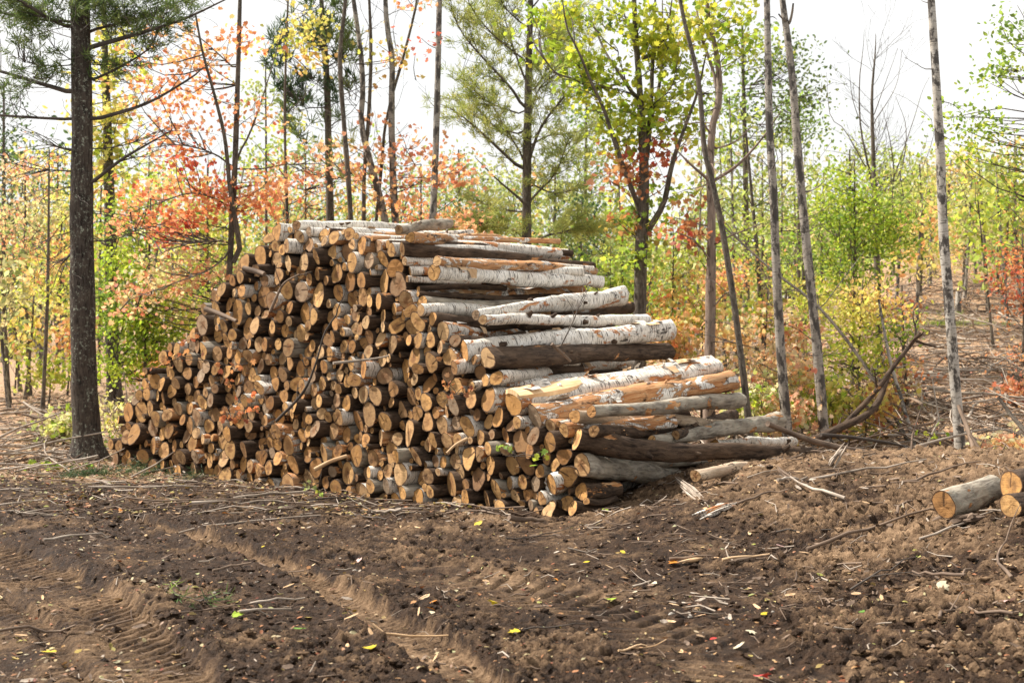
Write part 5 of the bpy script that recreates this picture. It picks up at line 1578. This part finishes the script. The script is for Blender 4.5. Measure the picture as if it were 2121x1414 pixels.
sprig('fresh green maple sprig hanging over the low log ends', 1072, 944, 12.35, ['lime', 'green'], 12, .075, .10)
sprig('green pine sprig dropped on the mud track', 412, 1252, 0, ['green', 'dpine'], 7, 0, .11, True, 'bough', True)
sprig('dark green boughs heaped at the foot of the low pile end', 235, 975, 0, ['dpine'], 110, 0, .30, True, 'bough', True)
sprig('dark green bough in the brush by the pile foot', 330, 990, 0, ['dpine'], 40, 0, .22, True, 'bough', True)
sprig('green bough lying on the cleared slope right of the aspen', 2035, 672, 0, ['pinesoft', 'green'], 260, 0, .7, True, 'bough', True)
sprig('green leafy tuft at the big pine base', 110, 965, 0, ['lime', 'green'], 60, .07, .18, True, 'plant')
sprig('bright green leaf tuft on the dirt crest by the aspen', 1935, 905, 15.2, ['lime'], 8, .09, .08)
sprig('small green weed sprouting in the pile foot', 660, 1000, 13.6, ['lime', 'soft'], 14, .05, .10)
sprig('dry brown leaves clinging in the left part of the pile', 420, 745, 14.9, ['rust'], 50, .06, .22)
sprig('withered leaves caught among the log ends low on the left', 470, 850, 14.7, ['rust', 'fire'], 40, .06, .16)
sprig('withered brown leaves hanging by the slab topped log', 945, 815, 12.7, ['rust'], 30, .05, .10)

# ================================================================== LITTER
def litter():
    mb = MB()
    def strew(n, x0, x1, y0, y1, size, pals, w=None):
        Y = G.uniform(y1 ** -.6, y0 ** -.6, n) ** (-1 / .6)
        X = G.uniform(x0, x1, n) * Y
        k = vnoise(X * 1.1, Y * 1.1, 55) + G.uniform(-.5, .5, n) > -.15
        X, Y = X[k], Y[k]
        z = ground_z(X, Y) + .008
        m = len(X)
        add_leaves(mb, np.c_[X, Y, z], G.uniform(.5, 1.3, m) * size, pal_cols(pals, m) * .55, SH_OVAL, .78)
    strew(3600, -.36, .36, 6.2, 13.5, .028, ['rust', 'rust', 'rust', 'orange', 'pale'])
    strew(900, -.36, .36, 6.2, 14, .045, ['rust', 'orange', 'yellow', 'pale'])
    strew(4200, -.36, -.02, 12.6, 17, .055, ['rust', 'rust', 'orange', 'pale', 'yellow'])
    strew(7000, -.40, -.22, 15.5, 30, .08, ['rust', 'pale', 'pale', 'salmon', 'orange'])
    strew(12000, .12, .40, 14.5, 44, .10, ['rust', 'rust', 'pale', 'salmon'])
    tag(mb.build('leaf_litter', M['dead'], smooth=False), 'small brown and tan leaf scraps strewn over the mud and banks', 'leaf litter', kind='stuff')
    hb = MB()
    n = 3600
    Y = np.concatenate([G.uniform(6.4, 13.5, n // 3), G.uniform(11.0, 15.5, n // 3), G.uniform(8, 14, n - 2 * (n // 3))])
    X = np.concatenate([G.uniform(-.36, .36, n // 3), G.uniform(-.30, .04, n // 3), G.uniform(.04, .36, n - 2 * (n // 3))]) * Y
    k = vnoise(X * 1.4, Y * 1.4, 155) + G.uniform(-.4, .5, n) > 0
    X, Y = X[k], Y[k]
    z = ground_z(X, Y)
    for x, y, zz in zip(X, Y, z):
        L, wd, a = G.uniform(.008, .05), G.uniform(.003, .014), G.uniform(0, 6.28)
        d = np.array([math.cos(a), math.sin(a), G.normal(0, .25)])
        e = np.array([-math.sin(a), math.cos(a), G.normal(0, .4)])
        c = np.array([x, y, zz + .008])
        V = np.array([c - d * L - e * wd * .4, c - d * L * .3 - e * wd, c + d * L * .8 - e * wd * .7, c + d * L + e * wd * .2, c + d * L * .2 + e * wd, c - d * L * .8 + e * wd * .6])
        hb.add(V, np.arange(6)[None], int(G.choice([0, 1, 1, 1, 2])), lp=V, rnd=np.full(6, G.uniform(0, 1)))
    tag(hb.build('wood_chips', [M['chip'], M['stick2'], M['stick']], smooth=False), 'orange and grey wood chips and bark shreds in the dirt', 'wood chips', kind='stuff')
    tb = MB()
    def sticks(n, x0, x1, y0, y1, L0, L1, r0, r1):
        for _ in range(n):
            Y = G.uniform(y0, y1)
            X = G.uniform(x0, x1) * Y
            a, L = G.uniform(0, 3.14), G.uniform(L0, L1)
            p = np.array([[X + math.cos(a) * L * f, Y + math.sin(a) * L * f, 0] for f in (-.5, 0, .5)]) + G.normal(0, L * .06, (3, 3))
            p[:, 2] = ground_z(p[:, 0], p[:, 1]) + .006 + G.uniform(0, .03, 3) + np.linspace(0, 1, 3) * abs(G.normal(0, .18)) * L * (y0 > 14)
            r = G.uniform(r0, r1)
            tube(tb, p, [r, r * .9, r * .5], 4, int(G.integers(0, 3)), rnd=G.uniform(0, 1))
    sticks(420, -.36, .36, 6.5, 14, .02, .13, .0015, .005)
    sticks(240, .05, .36, 8, 14, .05, .3, .002, .008)
    sticks(330, -.36, .02, 12.4, 16.5, .1, .6, .003, .008)
    sticks(420, -.40, -.22, 16, 27, .15, .9, .004, .012)
    sticks(1700, .12, .42, 15, 42, .25, 1.6, .004, .015)
    tag(tb.build('twig_debris', [M['stick'], M['stick2'], M['stick2']]), 'fine broken twigs and splinters scattered over the ground', 'debris', kind='stuff')
    cb = MB()
    base = np.array([(0, 0, 1), (.9, 0, .3), (.28, .85, .3), (-.72, .53, .3), (-.72, -.53, .3), (.28, -.85, .3), (.7, .5, -.4), (-.3, .85, -.4), (-.9, 0, -.4), (-.3, -.85, -.4), (.7, -.5, -.4)])
    tri = np.array([(0, 1, 2), (0, 2, 3), (0, 3, 4), (0, 4, 5), (0, 5, 1), (1, 6, 2), (2, 7, 3), (3, 8, 4), (4, 9, 5), (5, 10, 1), (2, 6, 7), (3, 7, 8), (4, 8, 9), (5, 9, 10), (1, 10, 6)])
    n = 11000
    Y = G.uniform(14.5 ** -.7, 6.2 ** -.7, n) ** (-1 / .7)
    X = G.uniform(-.36, .36, n) * Y
    _, sm = track_eval(X, Y)
    k = (vnoise(X * .9, Y * .9, 60) + G.uniform(-.5, .5, n) + .3 * sstep(.5, 2.5, X) > .0) & (G.uniform(0, 1, n) > sm * .92)
    X, Y = X[k], Y[k]
    z = ground_z(X, Y)
    for x, y, zz in zip(X, Y, z):
        s_ = .006 + .026 * G.random() ** 3.2
        V = base * (1 + G.uniform(-.35, .35, (11, 1))) * s_ * np.array([G.uniform(.8, 1.5), G.uniform(.8, 1.3), G.uniform(.6, 1)])
        dryv = .1 + .5 * float(sstep(.5, 3, np.array(x))) + G.uniform(-.25, .25)
        cb.add(V + np.array([x, y, zz + s_ * .15]), tri, 0, dry=np.full(11, dryv), litter=np.zeros(11), hi=np.full(11, G.uniform(-.3, .6)))
    tag(cb.build('soil_clods', M['soil'], smooth=False), 'loose crumbs and clods of dark soil', 'soil', kind='stuff')


litter()


def pebbles():
    mb = MB()
    base = np.array([(0, 0, 1), (.9, 0, .3), (.28, .85, .3), (-.72, .53, .3), (-.72, -.53, .3), (.28, -.85, .3), (.7, .5, -.4), (-.3, .85, -.4), (-.9, 0, -.4), (-.3, -.85, -.4), (.7, -.5, -.4)])
    tri = np.array([(0, 1, 2), (0, 2, 3), (0, 3, 4), (0, 4, 5), (0, 5, 1), (1, 6, 2), (2, 7, 3), (3, 8, 4), (4, 9, 5), (5, 10, 1), (2, 6, 7), (3, 7, 8), (4, 8, 9), (5, 9, 10), (1, 10, 6)])
    n = 90
    Y = G.uniform(14 ** -.7, 6.4 ** -.7, n) ** (-1 / .7)
    X = G.uniform(-.36, .36, n) * Y
    for x, y, z in zip(X, Y, ground_z(X, Y)):
        s_ = .004 + .014 * G.random() ** 3
        V = base * (1 + G.uniform(-.2, .2, (11, 1))) * s_ * np.array([1.3, 1, .7]) + np.array([x, y, z + s_ * .2])
        mb.add(V, tri, 0, lp=V, rnd=np.full(11, G.uniform(0, 1)))
    tag(mb.build('pebbles', M['pebble'], smooth=True), 'small grey pebbles pressed into the mud', 'pebbles', kind='stuff')


pebbles()

COLR = dict(yellow=(.72, .55, .04), lime=(.40, .55, .05), orange=(.72, .27, .04), red=(.66, .06, .05), pink=(.78, .50, .46), cream=(.78, .68, .48), green=(.16, .33, .05), brown=(.42, .20, .08))
FL = [(990, 1088, 'yellow', .10), (1022, 1255, 'yellow', .11), (893, 1268, 'orange', .08), (893, 1253, 'orange', .09), (895, 1290, 'cream', .07), (683, 1240, 'yellow', .09), (765, 1348, 'yellow', .09), (493, 1279, 'lime', .08), (620, 1310, 'green', .11), (737, 1162, 'pink', .12), (190, 1392, 'yellow', .09), (100, 1340, 'yellow', .10),
      (690, 1208, 'pink', .07), (470, 1071, 'orange', .10), (545, 1135, 'yellow', .05), (330, 1115, 'pink', .07), (1065, 1316, 'yellow', .08), (1265, 1239, 'lime', .09), (1215, 1164, 'yellow', .06), (1290, 1146, 'yellow', .06), (1395, 1165, 'orange', .10), (1355, 1212, 'cream', .07), (1315, 1230, 'cream', .06), (1618, 1137, 'pink', .09),
      (1780, 1204, 'pink', .09), (1892, 1157, 'lime', .10), (1696, 1265, 'brown', .07), (1600, 1298, 'pink', .08), (1478, 1316, 'red', .06), (1530, 1335, 'cream', .09), (1912, 1310, 'yellow', .09), (1935, 1268, 'pink', .12), (2087, 1251, 'pink', .11), (1990, 1300, 'pink', .09), (1580, 1399, 'red', .11), (1955, 1237, 'cream', .10), (1785, 1277, 'green', .07),
      (1583, 1284, 'yellow', .07), (1557, 1314, 'cream', .08), (1315, 1056, 'lime', .08), (1255, 1062, 'lime', .08), (1157, 1307, 'yellow', .05), (640, 1170, 'brown', .07), (265, 1155, 'orange', .05), (60, 1205, 'cream', .06), (230, 1030, 'pink', .13), (250, 1060, 'orange', .07), (540, 1220, 'cream', .06), (1150, 1200, 'orange', .06), (835, 1175, 'brown', .06)]
for px, py, cn, sz in FL:
    c = on_ground(px, py)
    c[2] += .018
    t = MB()
    add_leaves(t, np.zeros((1, 3)), np.array([sz * .85]), np.array([COLR[cn]]) * .72, SH_MAPLE if sz > .075 else SH_OVAL, .80)
    o = t.build('fallen_leaf', M['dead'], smooth=False)
    o.location = Vector(c)
    tag(o, None, 'leaf', 'bright fallen leaves on the mud')
    where = 'by the pile foot' if py < 1100 and px < 1250 else 'on the dirt bank' if py < 1180 and px > 1200 else 'on the churned left track' if px < 500 else 'near the middle rut' if px < 860 else 'on the dark mud before the pile corner' if px < 1250 else 'on the mud by the dirt bank'
    later(o, f'{"large" if sz > .095 else "small" if sz < .075 else "medium"} {cn} leaf {where}', px)

finish_labels()

# ================================================================== LIGHT, SKY, CAMERA
SUN_EL, SUN_AZ = math.radians(50), math.radians(-74)       # azimuth from straight ahead (+Y), positive to the right
sd = Vector((math.sin(SUN_AZ) * math.cos(SUN_EL), math.cos(SUN_AZ) * math.cos(SUN_EL), math.sin(SUN_EL)))
sun = bpy.data.lights.new('sun', 'SUN')
sun.energy = 5.0
sun.angle = math.radians(1.5)
sun.color = (1, .94, .86)
so = bpy.data.objects.new('sun', sun)
so.rotation_euler = (-sd).to_track_quat('-Z', 'Y').to_euler()
COL.objects.link(so)
w = bpy.data.worlds.new('World')
scene.world = w
w.use_nodes = True
nt = w.node_tree
nt.nodes.clear()
sky = nt.nodes.new('ShaderNodeTexSky')
sky.sky_type = 'NISHITA'
sky.sun_disc = False
sky.sun_elevation = SUN_EL
sky.sun_rotation = SUN_AZ
sky.air_density, sky.dust_density = 1.2, 2.0
tc = nt.nodes.new('ShaderNodeTexCoord')
cn = nt.nodes.new('ShaderNodeTexNoise')
cn.inputs['Scale'].default_value = 2.2
cn.inputs['Detail'].default_value = 5
nt.links.new(tc.outputs['Generated'], cn.inputs['Vector'])
cr = nt.nodes.new('ShaderNodeValToRGB')
cr.color_ramp.elements[0].position, cr.color_ramp.elements[0].color = .34, (.76, .76, .76, 1)
cr.color_ramp.elements[1].position, cr.color_ramp.elements[1].color = .62, (1, 1, 1, 1)
nt.links.new(cn.outputs[0], cr.inputs[0])
mx = nt.nodes.new('ShaderNodeMix')
mx.data_type = 'RGBA'
nt.links.new(cr.outputs[0], mx.inputs[0])
nt.links.new(sky.outputs[0], mx.inputs[6])
mx.inputs[7].default_value = (8.1, 8.0, 7.8, 1)
bg = nt.nodes.new('ShaderNodeBackground')
bg.inputs[1].default_value = .075
nt.links.new(mx.outputs[2], bg.inputs[0])
wo = nt.nodes.new('ShaderNodeOutputWorld')
nt.links.new(bg.outputs[0], wo.inputs[0])

cam = bpy.data.cameras.new('camera')
cam.lens = 50
cam.sensor_width = 36
cam.clip_end = 2000
cam.clip_start = .1
cam.shift_y = -(707 - HY) / 2121
cam.dof.use_dof = True
cam.dof.focus_distance = 11.2
cam.dof.aperture_fstop = 3.5
co = bpy.data.objects.new('camera', cam)
co.location = (0, 0, CH)
co.rotation_euler = (math.radians(90), 0, 0)
COL.objects.link(co)
scene.camera = co
vs = scene.view_settings
vs.view_transform = 'Standard'
vs.look = 'None'
vs.exposure = 1.0
vs.gamma = 1
scene.render.filter_size = 1.1
scene.cycles.use_denoising = True
scene.cycles.max_bounces = 6
scene.cycles.diffuse_bounces = 3
scene.cycles.transmission_bounces = 4
scene.cycles.transparent_max_bounces = 4
